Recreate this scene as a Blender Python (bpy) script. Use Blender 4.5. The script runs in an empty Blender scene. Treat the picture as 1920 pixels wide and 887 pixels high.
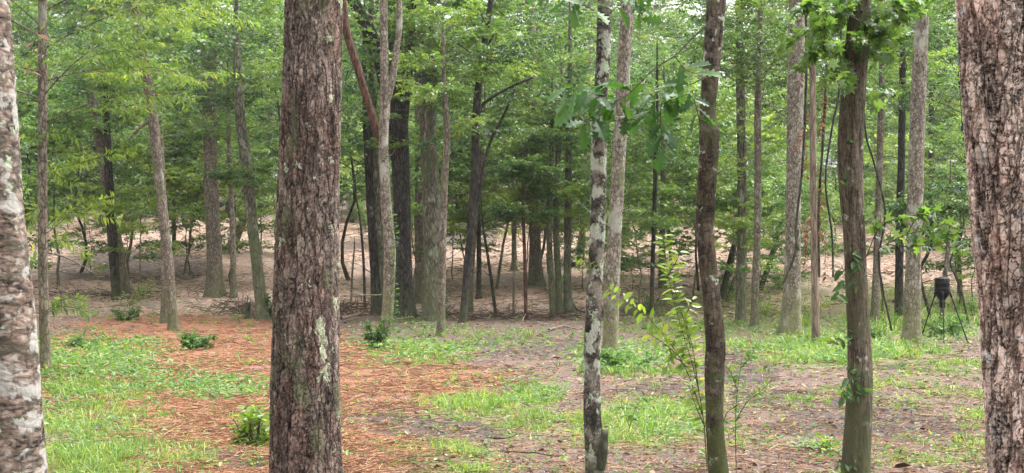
import bpy, math, random
import numpy as np
from mathutils import Vector
R = math.radians
rng = np.random.default_rng(11)
random.seed(11)
S = bpy.context.scene
C = S.collection

# ------------------------------------------------------------------ camera, sky, sun, exposure
F = 2637.0            # focal length in pixels of the 1920 px wide photograph
CX, CY = 960.0, 443.5
CZ = 1.7
cd = bpy.data.cameras.new("camera"); cam = bpy.data.objects.new("camera", cd); C.objects.link(cam)
cd.sensor_width = 36; cd.lens = 36 * F / 1920; cd.clip_start = 0.05; cd.clip_end = 2000
cam.location = (0, 0, CZ); cam.rotation_euler = (R(90), 0, 0)
S.camera = cam

SUN_EL, SUN_AZ = 66, 65           # azimuth measured clockwise from +Y (the view direction)
W = bpy.data.worlds.new("World"); S.world = W; W.use_nodes = True
wt = W.node_tree; wt.nodes.clear()
sky = wt.nodes.new("ShaderNodeTexSky"); sky.sky_type = 'NISHITA'; sky.sun_disc = False
sky.sun_elevation = R(SUN_EL); sky.sun_rotation = R(SUN_AZ); sky.dust_density = 6; sky.air_density = 1.2; sky.ozone_density = .6
hs = wt.nodes.new("ShaderNodeHueSaturation"); hs.inputs['Saturation'].default_value = .08
bgn = wt.nodes.new("ShaderNodeBackground"); bgn.inputs['Strength'].default_value = .15
wo = wt.nodes.new("ShaderNodeOutputWorld")
wt.links.new(sky.outputs[0], hs.inputs['Color']); wt.links.new(hs.outputs[0], bgn.inputs['Color']); wt.links.new(bgn.outputs[0], wo.inputs['Surface'])
sl = bpy.data.lights.new("sun", 'SUN'); sl.energy = 1.0; sl.angle = R(60); sl.color = (1, .98, .95)
so = bpy.data.objects.new("sun", sl); C.objects.link(so)
sd = Vector((math.sin(R(SUN_AZ)) * math.cos(R(SUN_EL)), math.cos(R(SUN_AZ)) * math.cos(R(SUN_EL)), math.sin(R(SUN_EL))))
so.rotation_euler = sd.to_track_quat('Z', 'Y').to_euler(); so.location = (0, 0, 60)
S.view_settings.view_transform = 'Standard'; S.view_settings.look = 'None'
S.view_settings.exposure = 2.0; S.view_settings.gamma = 1
S.render.engine = 'CYCLES'
cy = S.cycles
cy.use_denoising = True
cy.max_bounces = 8; cy.diffuse_bounces = 4; cy.transmission_bounces = 6; cy.glossy_bounces = 2; cy.transparent_max_bounces = 8; cy.volume_bounces = 0
cy.sample_clamp_indirect = 6

# ------------------------------------------------------------------ noise + terrain
def _h(ix, iy, seed):
    n = (ix.astype(np.int64) * 374761393 + iy.astype(np.int64) * 668265263 + seed * 974634777) & 0x7fffffff
    n = ((n ^ (n >> 13)) * 1274126177) & 0x7fffffff
    return ((n ^ (n >> 16)) & 0xffff) / 65535.0
def vnoise(x, y, seed=0):
    x = np.asarray(x, float); y = np.asarray(y, float)
    ix = np.floor(x); iy = np.floor(y); fx = x - ix; fy = y - iy
    fx = fx * fx * (3 - 2 * fx); fy = fy * fy * (3 - 2 * fy)
    a = _h(ix, iy, seed); b = _h(ix + 1, iy, seed); c = _h(ix, iy + 1, seed); d = _h(ix + 1, iy + 1, seed)
    return (a + (b - a) * fx) * (1 - fy) + (c + (d - c) * fx) * fy
def fbm(x, y, seed=0, o=4):
    s = 0; a = .5; t = 0
    for i in range(o):
        s = s + a * vnoise(np.asarray(x) * 2 ** i, np.asarray(y) * 2 ** i, seed + i * 17); t += a; a *= .5
    return s / t
_PD = [-30, 0, 8, 10, 15, 20, 28, 36, 41, 45, 48, 52, 56, 62, 70, 80, 90, 100, 130, 170, 330]
_PZ = [0, 0, .02, .02, -.22, -.42, -.73, -.99, -.98, -1.0, -1.12, -.72, -.3, .1, .95, 2.05, 2.85, 3.3, 4.6, 8.0, 14]
_td = np.arange(-30, 330, .25); _tz = np.interp(_td, _PD, _PZ)
_k = np.exp(-np.linspace(-2, 2, 21) ** 2); _k /= _k.sum()
_tz = np.convolve(np.pad(_tz, 10, 'edge'), _k, 'valid')
def ground(x, y):
    z = np.interp(y, _td, _tz)
    far = np.clip(np.asarray(y) / 40, .25, 1)
    return z + far * .28 * (fbm(np.asarray(x) / 7 + 31, np.asarray(y) / 7, 3, 3) - .5) + .07 * (fbm(np.asarray(x) / .9, np.asarray(y) / .9, 9, 3) - .5)
def gz(x, y): return float(ground(np.array([x]), np.array([y]))[0])
_DD = np.geomspace(4, 160, 3000)
def depth_at(px, py):
    "distance at which the ground shows at this spot of the photograph"
    x = (px - CX) / F * _DD
    row = CY + (CZ - ground(x, _DD)) / _DD * F
    i = np.argmax(row <= py)
    return float(_DD[i]) if row.min() <= py else 90.0
def at(px, py, D): return np.array([(px - CX) / F * D, D, CZ + (CY - py) / F * D])
def gpt(px, py):
    D = depth_at(px, py); x = (px - CX) / F * D
    return np.array([x, D, gz(x, D)])
def proj(x, y, z):
    return CX + F * x / y, CY + (CZ - z) / y * F

# ------------------------------------------------------------------ mesh helpers
class MB:
    def __init__(s): s.v = []; s.l = []; s.t = []; s.a = []; s.n = 0
    def add(s, v, faces, var=None):
        "faces: list of int arrays (n,k)"
        v = np.asarray(v, float).reshape(-1, 3)
        for f in faces:
            f = np.asarray(f, np.int64)
            s.l.append((f + s.n).ravel()); s.t.append(np.full(len(f), f.shape[1]))
            if var is None: s.a.append(np.zeros(len(f)))
            else: s.a.append(np.repeat(var, len(f) // len(var)))
        s.v.append(v); s.n += len(v)
    def mesh(s, name, loc=(0, 0, 0), smooth=True, attr=True):
        me = bpy.data.meshes.new(name)
        v = np.concatenate(s.v) - np.asarray(loc, float); l = np.concatenate(s.l); t = np.concatenate(s.t)
        me.vertices.add(len(v)); me.vertices.foreach_set('co', v.astype(np.float32).ravel())
        me.loops.add(len(l)); me.loops.foreach_set('vertex_index', l.astype(np.int32))
        me.polygons.add(len(t)); st = np.concatenate([[0], np.cumsum(t)[:-1]])
        me.polygons.foreach_set('loop_start', st.astype(np.int32))
        me.polygons.foreach_set('use_smooth', np.full(len(t), smooth))
        me.update(calc_edges=True)
        if attr:
            at_ = me.attributes.new('var', 'FLOAT', 'FACE'); at_.data.foreach_set('value', np.concatenate(s.a).astype(np.float32))
        return me
def norm(a): return a / np.maximum(np.linalg.norm(a, axis=-1, keepdims=True), 1e-9)
def tube(mb, pts, rad, ns=8, cap=True, lump=0., seed=0, flare=0.):
    pts = np.asarray(pts, float); rad = np.asarray(rad, float); n = len(pts)
    T = np.gradient(pts, axis=0); T = norm(T)
    ref = np.array([1., 0, 0]) if abs(T[0][0]) < .8 else np.array([0, 1., 0])
    U = np.zeros_like(pts); u = norm(ref - T[0] * ref.dot(T[0]))
    for i in range(n):
        u = norm(u - T[i] * u.dot(T[i])); U[i] = u
    V = np.cross(T, U)
    th = np.linspace(0, 2 * np.pi, ns, endpoint=False)
    r = rad[:, None] * np.ones(ns)
    if lump:
        s = np.concatenate([[0], np.cumsum(np.linalg.norm(np.diff(pts, axis=0), axis=1))])
        rr = max(rad.mean(), .02)
        a = np.cos(th)[None, :] * 1.3 + 20 + seed; b = np.sin(th)[None, :] * 1.3 + s[:, None] / rr * .25
        r = r * (1 + lump * 2 * (fbm(a + 0 * b, b, seed, 3) - .5))
        if flare:
            k = np.exp(-s / (rr * 2.2))[:, None]
            r = r * (1 + flare * k * (.75 + .45 * np.cos(th * (3 + seed % 3) + seed)[None, :]))
    v = pts[:, None, :] + r[:, :, None] * (np.cos(th)[None, :, None] * U[:, None, :] + np.sin(th)[None, :, None] * V[:, None, :])
    i = np.arange(n - 1)[:, None] * ns; j = np.arange(ns)[None, :]; j2 = (j + 1) % ns
    q = np.stack([i + j, i + j2, i + ns + j2, i + ns + j], -1).reshape(-1, 4)
    fs = [q]
    if cap: fs.append(np.arange((n - 1) * ns, n * ns)[None, :])
    mb.add(v.reshape(-1, 3), fs)
def sticks(mb, p0, p1, r0, r1, ns=3, var=None):
    "many straight tapered rods at once"
    p0 = np.asarray(p0, float); p1 = np.asarray(p1, float); n = len(p0)
    if n == 0: return
    T = norm(p1 - p0); ref = np.where(np.abs(T[:, 2:3]) < .9, np.array([[0, 0, 1.]]), np.array([[1., 0, 0]]))
    U = norm(np.cross(T, ref)); V = np.cross(T, U)
    th = np.linspace(0, 2 * np.pi, ns, endpoint=False)
    o = np.cos(th)[None, :, None] * U[:, None, :] + np.sin(th)[None, :, None] * V[:, None, :]
    r0 = np.broadcast_to(np.asarray(r0, float), (n,))[:, None, None]; r1 = np.broadcast_to(np.asarray(r1, float), (n,))[:, None, None]
    v = np.concatenate([p0[:, None] + o * r0, p1[:, None] + o * r1], 1)
    j = np.arange(ns); j2 = (j + 1) % ns
    f = np.stack([j, j2, ns + j2, ns + j], -1)[None] + (np.arange(n) * 2 * ns)[:, None, None]
    mb.add(v.reshape(-1, 3), [f.reshape(-1, 4)], None if var is None else var)
# leaf outlines: x along the midrib 0..1, y across, z out of plane
def _mk(v, f): return np.array(v, float), [np.array(q) for q in f]
DIAMOND = _mk([(0, 0, 0), (.45, .27, .07), (1, 0, -.06), (.45, -.27, .07)], [[(0, 2, 1), (0, 3, 2)]])
OVAL = _mk([(0, 0, 0), (.25, .2, .05), (.65, .21, .03), (1, 0, -.1), (.65, -.21, .03), (.25, -.2, .05)], [[(0, 3, 2, 1), (0, 5, 4, 3)]])
LANCE = _mk([(0, 0, 0), (.35, .11, .03), (.7, .09, .0), (1, 0, -.12), (.7, -.09, .0), (.35, -.11, .03)], [[(0, 3, 2, 1), (0, 5, 4, 3)]])
STAR = _mk([(.12, 0, 0), (0, .14, 0), (.16, .5, -.04), (.36, .2, .03), (.68, .5, -.04), (.6, .13, .03), (1, 0, -.08), (.6, -.13, .03), (.68, -.5, -.04), (.36, -.2, .03), (.16, -.5, -.04), (0, -.14, 0)],
           [[(0, 2, 1), (0, 3, 2), (3, 5, 4), (5, 7, 6), (9, 8, 7), (0, 10, 9), (0, 11, 10)], [(0, 9, 7, 3), ], [(3, 7, 5)]])
_oh = [(0, 0), (.1, .05), (.22, .17), (.3, .07), (.42, .27), (.5, .11), (.63, .33), (.7, .13), (.84, .22), (.9, .08), (1, 0)]
OAK = _mk([(x, y, .25 * y - .22 * x * x) for x, y in _oh] + [(x, -y, .25 * y - .22 * x * x) for x, y in _oh[1:-1]] + [(x, 0, -.22 * x * x) for x in (.22, .42, .63, .84)],
          [[(0, 20, 2), (2, 20, 3), (3, 20, 4), (20, 21, 4), (4, 21, 5), (5, 21, 6), (21, 22, 6), (6, 22, 7), (7, 22, 8), (22, 23, 8), (8, 23, 9), (9, 23, 10), (0, 2, 1),
            (0, 12, 20), (12, 13, 20), (13, 14, 20), (20, 14, 21), (14, 15, 21), (15, 16, 21), (21, 16, 22), (16, 17, 22), (17, 18, 22), (22, 18, 23), (18, 19, 23), (19, 10, 23), (0, 11, 12)]])
def leaves(mb, P, X, Z, size, shape, var):
    "one leaf per row of P: X midrib direction, Z face normal"
    sv, sf = shape; k = len(sv); n = len(P)
    if n == 0: return
    X = norm(X); Z = norm(Z - X * (Z * X).sum(1, keepdims=True)); Y = np.cross(Z, X)
    s = np.broadcast_to(np.asarray(size, float), (n,))[:, None, None]
    v = P[:, None] + s * (sv[None, :, 0:1] * X[:, None] + sv[None, :, 1:2] * Y[:, None] + sv[None, :, 2:3] * Z[:, None])
    fs = [(f[None] + (np.arange(n) * k)[:, None, None]).reshape(-1, f.shape[1]) for f in sf]
    mb.add(v.reshape(-1, 3), fs, var)
def smooth_path(pts, n):
    "Catmull-Rom through the points, n samples"
    p = np.asarray(pts, float); m = len(p)
    if m == 2:
        t = np.linspace(0, 1, n)[:, None]; return p[0] * (1 - t) + p[1] * t
    q = np.vstack([2 * p[0] - p[1], p, 2 * p[-1] - p[-2]])
    d = np.concatenate([[0], np.cumsum(np.linalg.norm(np.diff(p[:, :3], axis=0), axis=1))]); d /= d[-1]
    out = []
    for u in np.linspace(0, 1, n):
        i = min(np.searchsorted(d, u, 'right') - 1, m - 2); t = (u - d[i]) / max(d[i + 1] - d[i], 1e-9)
        a, b, c, e = q[i], q[i + 1], q[i + 2], q[i + 3]
        out.append(.5 * (2 * b + (c - a) * t + (2 * a - 5 * b + 4 * c - e) * t * t + (3 * b - a - 3 * c + e) * t ** 3))
    return np.array(out)
def tagit(o, label=None, cat=None, group=None, kind=None):
    if label: o['label'] = label
    if cat: o['category'] = cat
    if group: o['group'] = group
    if kind: o['kind'] = kind
    return o
def root(name, label, cat, loc, group=None):
    o = bpy.data.objects.new(name, None); C.objects.link(o); o.location = [float(q) for q in loc]
    return tagit(o, label, cat, group)
def part(name, mb, mat, parent=None, loc=None, smooth=True):
    if isinstance(mb, MB): me = mb.mesh(name, loc if loc is not None else (0, 0, 0), smooth)
    else: me = mb
    if not me.materials: me.materials.append(mat)
    o = bpy.data.objects.new(name, me); C.objects.link(o)
    if parent: o.parent = parent
    elif loc is not None: o.location = [float(q) for q in loc]
    return o
def copy_tree(r, label=None):
    c = r.copy(); C.objects.link(c)
    if label: c['label'] = label
    for ch in list(r.children):
        d = ch.copy(); C.objects.link(d); d.parent = c
    return c

# ------------------------------------------------------------------ materials
class NT:
    def __init__(s, name):
        s.m = bpy.data.materials.new(name); s.m.use_nodes = True; s.t = s.m.node_tree; s.t.nodes.clear()
        s.out = s.t.nodes.new('ShaderNodeOutputMaterial')
    def n(s, typ, ins=None, **kw):
        nd = s.t.nodes.new('ShaderNode' + typ)
        for k, v in kw.items(): setattr(nd, k, v)
        for k, v in (ins or {}).items(): s.set(nd.inputs[k], v)
        return nd
    def set(s, sock, v):
        if hasattr(v, 'is_output'): s.t.links.new(v, sock)
        elif isinstance(v, tuple) and len(v) == 3 and sock.type == 'RGBA': sock.default_value = (*v, 1)
        else: sock.default_value = v
    def math(s, op, a, b=0., clamp=False):
        nd = s.n('Math', operation=op, use_clamp=clamp); s.set(nd.inputs[0], a); s.set(nd.inputs[1], b); return nd.outputs[0]
    def mix(s, f, a, b, bt='MIX'):
        nd = s.n('Mix', data_type='RGBA', blend_type=bt); s.set(nd.inputs[0], f); s.set(nd.inputs[6], a); s.set(nd.inputs[7], b); return nd.outputs[2]
    def ramp(s, f, stops, interp='LINEAR'):
        nd = s.n('ValToRGB'); nd.color_ramp.interpolation = interp; e = nd.color_ramp.elements
        while len(e) > 1: e.remove(e[-1])
        e[0].position = stops[0][0]; c = stops[0][1]; e[0].color = (*c, 1) if isinstance(c, tuple) else (c, c, c, 1)
        for p, c in stops[1:]:
            q = e.new(p); q.color = (*c, 1) if isinstance(c, tuple) else (c, c, c, 1)
        s.set(nd.inputs[0], f); return nd.outputs[0]
    def map(s, vec, scale, loc=(0, 0, 0)):
        nd = s.n('Mapping'); s.set(nd.inputs['Vector'], vec); nd.inputs['Scale'].default_value = scale; s.set(nd.inputs['Location'], loc); return nd.outputs[0]
    def noise(s, vec, scale, det=4, rough=.55, dist=0.):
        return s.n('TexNoise', {'Vector': vec, 'Scale': scale, 'Detail': det, 'Roughness': rough, 'Distortion': dist}).outputs[0]
    def vor(s, vec, scale, feat='F1', rnd=1.):
        return s.n('TexVoronoi', {'Vector': vec, 'Scale': scale, 'Randomness': rnd}, feature=feat)
    def bsdf(s, **k):
        nd = s.n('BsdfPrincipled')
        for a, v in k.items(): s.set(nd.inputs[a.replace('_', ' ')], v)
        return nd

def bark(name, ridge, furrow, cells=30, stretch=.22, edge=.14, depth=.006, fine=60, flake=0., lichen=(), moss=None, real=False, rough=.9, warp=.4, vary=.35, deep=0., ridge2=None, sub2=.3, fis=None):
    ridge, furrow = tuple(q * .95 for q in ridge), tuple(q * .74 for q in furrow)
    n = NT(name); co = n.n('TexCoord').outputs['Object']
    inf = n.n('ObjectInfo').outputs['Random']
    off = n.n('CombineXYZ', {'X': n.math('MULTIPLY', inf, 13.), 'Y': n.math('MULTIPLY', inf, 7.), 'Z': n.math('MULTIPLY', inf, 31.)}).outputs[0]
    co = n.n('VectorMath', {0: co, 1: off}, operation='ADD').outputs[0]
    wn = n.n('TexNoise', {'Vector': n.map(co, (1, 1, .45)), 'Scale': cells * .35, 'Detail': 3.}).outputs['Color']
    wv = n.n('VectorMath', {0: wn, 1: (.5, .5, .5)}, operation='SUBTRACT').outputs[0]
    wv = n.n('VectorMath', {0: wv, 'Scale': warp * 3. / cells}, operation='SCALE').outputs[0]
    cw = n.n('VectorMath', {0: co, 1: wv}, operation='ADD').outputs[0]
    st = n.map(cw, (1, 1, stretch))
    v1 = n.vor(st, cells, 'DISTANCE_TO_EDGE').outputs['Distance']
    v2 = n.vor(n.map(cw, (1, 1, stretch * 1.8), (3, 1, 2)), cells * 2.1, 'DISTANCE_TO_EDGE').outputs['Distance']
    cellc = n.vor(st, cells, 'F1').outputs['Color']
    cellv = n.n('SeparateColor', {0: cellc}).outputs[0]
    plate = n.ramp(v1, [(0, 0.), (edge, .85), (edge * 2.2, 1.)])
    plate2 = n.ramp(v2, [(0, 0.), (edge * .9, 1.)])
    if fis:                                      # meandering vertical fissures instead of cells: (scale, stretch, width, cross scale)
        fa = n.math('ABSOLUTE', n.math('SUBTRACT', n.noise(n.map(co, (1, 1, fis[1])), fis[0], 3, .55, .4), .5))
        fb = n.math('ABSOLUTE', n.math('SUBTRACT', n.noise(n.map(co, (1, 1, fis[1] * 1.3), (11, 5, 2)), fis[0] * 1.9, 3, .6, .4), .5))
        fc = n.math('ABSOLUTE', n.math('SUBTRACT', n.noise(n.map(co, (1, 1, .9), (1, 15, 2)), fis[3], 4, .6, .8), .5))
        p1 = n.ramp(fa, [(0, 0.), (fis[2] * .6, .55), (fis[2] * 2, 1.)]); p2 = n.ramp(fb, [(0, .25), (fis[2], 1.)]); p3 = n.ramp(fc, [(0, .3), (.02, 1.)])
        cb = n.math('MAXIMUM', plate, n.ramp(n.noise(n.map(co, (1, 1, .3), (2, 8, 5)), cells * .8, 3, .6), [(.45, 0.), (.6, .9)]))
        plate = n.math('MULTIPLY', n.math('MULTIPLY', p1, n.math('ADD', n.math('MULTIPLY', cb, .75), .25)), n.math('MULTIPLY', p2, p3)); sub2 = .25
    fn = n.noise(n.map(co, (1, 1, .3)), fine, 5, .65)
    fk = n.noise(n.map(co, (.5, .5, 1.5)), fine * .5, 3, .5, .8)
    big = n.noise(co, 1.6, 3)
    med = n.noise(n.map(co, (1, 1, .4)), 9, 4)
    m = n.math('MULTIPLY', plate, n.math('ADD', n.math('MULTIPLY', plate2, sub2), 1 - sub2))
    h = n.math('ADD', n.math('MULTIPLY', m, 1.), n.math('MULTIPLY', fn, .25))
    if deep:                                     # long vertical fissures that run between the plates
        dv = n.vor(n.map(cw, (1, 1, stretch * .22), (7, 3, 1)), cells * .42, 'DISTANCE_TO_EDGE').outputs['Distance']
        dm = n.ramp(dv, [(0, 0.), (.07, .25), (.16, 1.)]); m = n.math('MULTIPLY', m, n.math('ADD', n.math('MULTIPLY', dm, deep), 1 - deep))
        h = n.math('ADD', h, n.math('MULTIPLY', dm, 1.6 * deep))
    rc = ridge if ridge2 is None else n.mix(n.ramp(n.noise(n.map(co, (1, 1, .35), (4, 4, 4)), 7, 4, .6), [(.42, 0.), (.6, 1.)]), ridge, tuple(q * .95 for q in ridge2))
    col = n.mix(m, furrow, rc)
    tone = n.math('ADD', n.math('MULTIPLY', n.math('ADD', n.math('MULTIPLY', fn, .6), n.math('MULTIPLY', med, .6)), 1.), n.math('ADD', n.math('MULTIPLY', cellv, .35), -.28))
    if flake:
        tone = n.math('ADD', tone, n.math('MULTIPLY', n.math('SUBTRACT', fk, .5), flake * 2.2)); h = n.math('ADD', h, n.math('MULTIPLY', fk, flake * .4))
    tr = n.ramp(tone, [(.15, 1 - vary * 1.5), (.5, 1.), (.9, 1 + vary * 1.4)])
    # ramp clamps colours at 1 when mixed, so scale with a vector multiply
    col = n.n('VectorMath', {0: col, 1: tr}, operation='MULTIPLY').outputs[0]
    col = n.mix(n.ramp(big, [(.4, 0.), (.65, .45)]), col, n.n('VectorMath', {0: col, 1: (.72, .66, .62)}, operation='MULTIPLY').outputs[0])
    for li, (lc, lsc, thr, sz, ed) in enumerate(lichen):
        ln = n.noise(n.map(co, (1, 1, sz), (li * 5.3, li * 2.1, li * 9.7)), lsc, 4, .62, .3)
        lm = n.ramp(ln, [(thr, 0.), (thr + ed, 1.)])
        lm = n.math('MULTIPLY', lm, n.math('ADD', n.math('MULTIPLY', fn, .8), .45), True)
        lc = tuple(q * .8 for q in lc)
        col = n.mix(lm, col, n.mix(fn, n.n('VectorMath', {0: lc, 1: (.7, .7, .7)}, operation='MULTIPLY').outputs[0], lc))
        h = n.math('ADD', h, n.math('MULTIPLY', lm, .12))
    if moss:
        mc, top, amt = moss
        z = n.n('SeparateXYZ', {0: n.n('TexCoord').outputs['Object']}).outputs[2]
        g = n.n('MapRange', {0: z, 1: top, 2: 0., 3: 0., 4: 1.}).outputs[0]
        mn = n.noise(co, 7, 5, .65)
        mm = n.ramp(n.math('ADD', mn, n.math('MULTIPLY', g, .35)), [(.62, 0.), (.78, amt)])
        col = n.mix(mm, col, n.mix(fn, tuple(q * .6 for q in mc), tuple(q * 1.25 for q in mc)))
    b = n.bsdf(Base_Color=col, Roughness=rough, Specular_IOR_Level=.25)
    if real:
        dsp = n.n('Displacement', {'Height': h, 'Midlevel': 1.2, 'Scale': depth})
        n.t.links.new(dsp.outputs[0], n.out.inputs['Displacement']); n.m.displacement_method = 'BOTH'
    else:
        bp = n.n('Bump', {'Height': h, 'Strength': .9, 'Distance': depth}); n.t.links.new(bp.outputs[0], b.inputs['Normal'])
    n.t.links.new(b.outputs[0], n.out.inputs['Surface'])
    return n.m

def leafmat(name, stops, trans, tmix=.42, rough=.42, spec=.5):
    n = NT(name); a = n.n('Attribute', attribute_name='var').outputs['Fac']
    inf = n.n('ObjectInfo').outputs['Random']
    c = n.ramp(a, stops)
    c = n.mix(.75, c, n.ramp(inf, [(0, (.5, .66, .62)), (.35, (.9, .95, .95)), (.65, (1., 1., .9)), (1, (1., .96, .5))]), 'MULTIPLY')
    t = n.mix(1., c, trans, 'MULTIPLY')
    b = n.bsdf(Base_Color=c, Roughness=rough, Specular_IOR_Level=spec)
    tb = n.n('BsdfTranslucent', {'Color': n.n('VectorMath', {0: c, 1: trans}, operation='MULTIPLY').outputs[0]})
    mx = n.n('MixShader', {0: tmix, 1: b.outputs[0], 2: tb.outputs[0]})
    n.t.links.new(mx.outputs[0], n.out.inputs['Surface'])
    return n.m
M = {}
M['leaf_mid'] = leafmat('leaf_mid', [(0, (.024, .056, .018)), (.5, (.085, .152, .042)), (.9, (.16, .24, .063)), (.975, (.19, .26, .07)), (.99, (.34, .26, .04)), (1, (.34, .16, .04))], (1.9, 2.0, 1.0), .45, .28, .6)
M['leaf_bright'] = leafmat('leaf_bright', [(0, (.05, .1, .026)), (.5, (.135, .21, .05)), (.9, (.22, .29, .07)), (.97, (.3, .33, .08)), (1, (.42, .3, .05))], (1.8, 1.9, .9), .45, .28, .6)
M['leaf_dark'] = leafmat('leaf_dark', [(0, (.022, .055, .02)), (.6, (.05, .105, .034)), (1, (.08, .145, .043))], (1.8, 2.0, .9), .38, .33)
M['leaf_far'] = leafmat('leaf_far', [(0, (.035, .075, .026)), (.5, (.115, .185, .055)), (.95, (.19, .26, .075)), (1, (.26, .26, .07))], (1.9, 1.95, 1.0), .48, .33)
M['leaf_oak'] = leafmat('leaf_oak', [(0, (.025, .06, .02)), (.5, (.05, .105, .03)), (.8, (.06, .13, .035)), (1, (.1, .18, .04))], (1.9, 2.2, .8), .38, .3)
M['leaf_dead'] = leafmat('leaf_dead', [(0, (.09, .035, .025)), (.6, (.2, .07, .045)), (1, (.3, .13, .07))], (1.3, 1.1, 1.0), .3, .7)
M['grass'] = leafmat('grass', [(0, (.05, .11, .02)), (.45, (.11, .195, .03)), (.75, (.2, .28, .05)), (.86, (.27, .3, .09)), (1, (.34, .27, .14))], (1.6, 1.7, .9), .4, .45)
M['weed'] = leafmat('weed', [(0, (.035, .085, .022)), (.5, (.085, .17, .035)), (.9, (.16, .25, .055)), (1, (.28, .3, .06))], (1.7, 1.9, .9), .4, .45)
M['litter'] = leafmat('litter', [(0, (.03, .018, .014)), (.35, (.13, .07, .045)), (.62, (.25, .17, .12)), (.8, (.42, .34, .25)), (.88, (.34, .13, .045)), (.95, (.26, .055, .04)), (1, (.45, .38, .1))], (1.1, 1., .9), .15, .75, .25)
M['straw'] = leafmat('straw', [(0, (.08, .035, .02)), (.4, (.19, .08, .04)), (.8, (.31, .15, .07)), (1, (.48, .31, .18))], (1.1, 1., .9), .1, .7, .3)
M['debris'] = leafmat('debris', [(0, (.07, .045, .035)), (.4, (.22, .15, .11)), (.8, (.4, .29, .21)), (1, (.55, .44, .34))], (1.1, 1., .9), .05, .8, .25)

GREEN, PALE, WHITE = (.44, .52, .33), (.55, .58, .47), (.62, .6, .55)
M['bark_pine'] = bark('bark_pine', (.25, .198, .165), (.02, .014, .012), 26, .3, .09, .014, 110, .12, [((.66, .74, .5), 9, .635, .6, .015), ((.17, .19, .1), 6, .53, .4, .14)], None, True, vary=.75, warp=.8, ridge2=(.2, .135, .11), fis=(13, .22, .02, 30))
M['bark_smooth'] = bark('bark_smooth', (.3, .265, .225), (.15, .105, .08), 16, 1.6, .3, .003, 70, .6, [((.07, .065, .045), 6, .5, 1.8, .1), ((.47, .455, .41), 8, .54, 1.3, .06), ((.45, .53, .38), 14, .62, 1.1, .05)], None, True, vary=.6, warp=.5, ridge2=(.2, .13, .1))
M['bark_flaky'] = bark('bark_flaky', (.6, .5, .43), (.095, .05, .036), 15, .3, .07, .018, 90, .3, [((.75, .72, .68), 10, .63, 1., .05), ((.36, .4, .25), 7, .67, .8, .08)], None, True, vary=.8, warp=.8, ridge2=(.5, .36, .3), fis=(8, .14, .014, 18))
M['bark_lichen'] = bark('bark_lichen', (.11, .095, .078), (.03, .025, .02), 40, .8, .2, .003, 110, .4, [((.025, .024, .018), 5, .54, .8, .12), ((.3, .27, .22), 8, .5, .9, .12), ((.54, .56, .46), 9, .515, .9, .06), ((.48, .6, .38), 17, .6, 1., .05)], ((.06, .075, .03), .5, .6), True, vary=.6)
M['bark_mossy'] = bark('bark_mossy', (.15, .12, .09), (.03, .024, .018), 34, .4, .16, .004, 90, .35, [((.12, .13, .06), 4, .5, .6, .14), ((.2, .18, .145), 9, .56, 1.6, .1), ((.56, .62, .47), 9, .615, 1., .04)], ((.065, .075, .024), 1.5, .85), True, vary=.65, ridge2=(.08, .06, .038), fis=(22, .3, .015, 34))
M['bark_grain'] = bark('bark_grain', (.19, .158, .118), (.04, .032, .025), 52, .16, .18, .004, 110, .15, [((.5, .52, .42), 12, .62, .8, .05), ((.13, .14, .07), 4, .5, .5, .16)], ((.07, .078, .034), 1.6, .7), True, vary=.55, ridge2=(.15, .12, .08), fis=(30, .1, .02, 40))
M['bark_pale'] = bark('bark_pale', (.28, .245, .195), (.12, .1, .08), 16, .5, .2, .006, 45, .5, [((.45, .45, .38), 3.2, .54, .6, .12), ((.2, .21, .1), 2.5, .58, .5, .12)], ((.16, .17, .07), 2.2, .7), vary=.45)
M['bark_brown'] = bark('bark_brown', (.25, .21, .165), (.09, .073, .058), 20, .35, .18, .006, 50, .4, [((.36, .37, .3), 3.5, .6, .6, .08), ((.13, .15, .07), 2.2, .56, .5, .14)], ((.11, .12, .05), 2., .6), vary=.45)
M['bark_dark'] = bark('bark_dark', (.075, .066, .057), (.018, .015, .013), 14, .22, .2, .012, 40, .2, [((.3, .3, .27), 4, .66, .5, .06)], ((.075, .085, .04), 2., .6), vary=.5)
M['bark_green'] = bark('bark_green', (.22, .2, .155), (.06, .055, .042), 13, .25, .22, .012, 40, .2, [((.36, .38, .3), 4, .58, .5, .08), ((.1, .13, .055), 1.6, .5, .4, .16)], ((.12, .135, .065), 5., .6), vary=.45)
M['bark_red'] = bark('bark_red', (.15, .075, .05), (.05, .025, .02), 18, .2, .2, .006, 40, .2, vary=.5)
M['wood_pale'] = bark('wood_pale', (.3, .235, .185), (.17, .125, .09), 14, .12, .2, .004, 40, .1, vary=.35)
M['twig'] = bark('twig', (.13, .1, .08), (.07, .05, .04), 40, .3, .2, .002, 60, vary=.4)
M['twig_green'] = bark('twig_green', (.13, .16, .06), (.09, .09, .04), 40, .3, .2, .001, 60, vary=.3)

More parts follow.
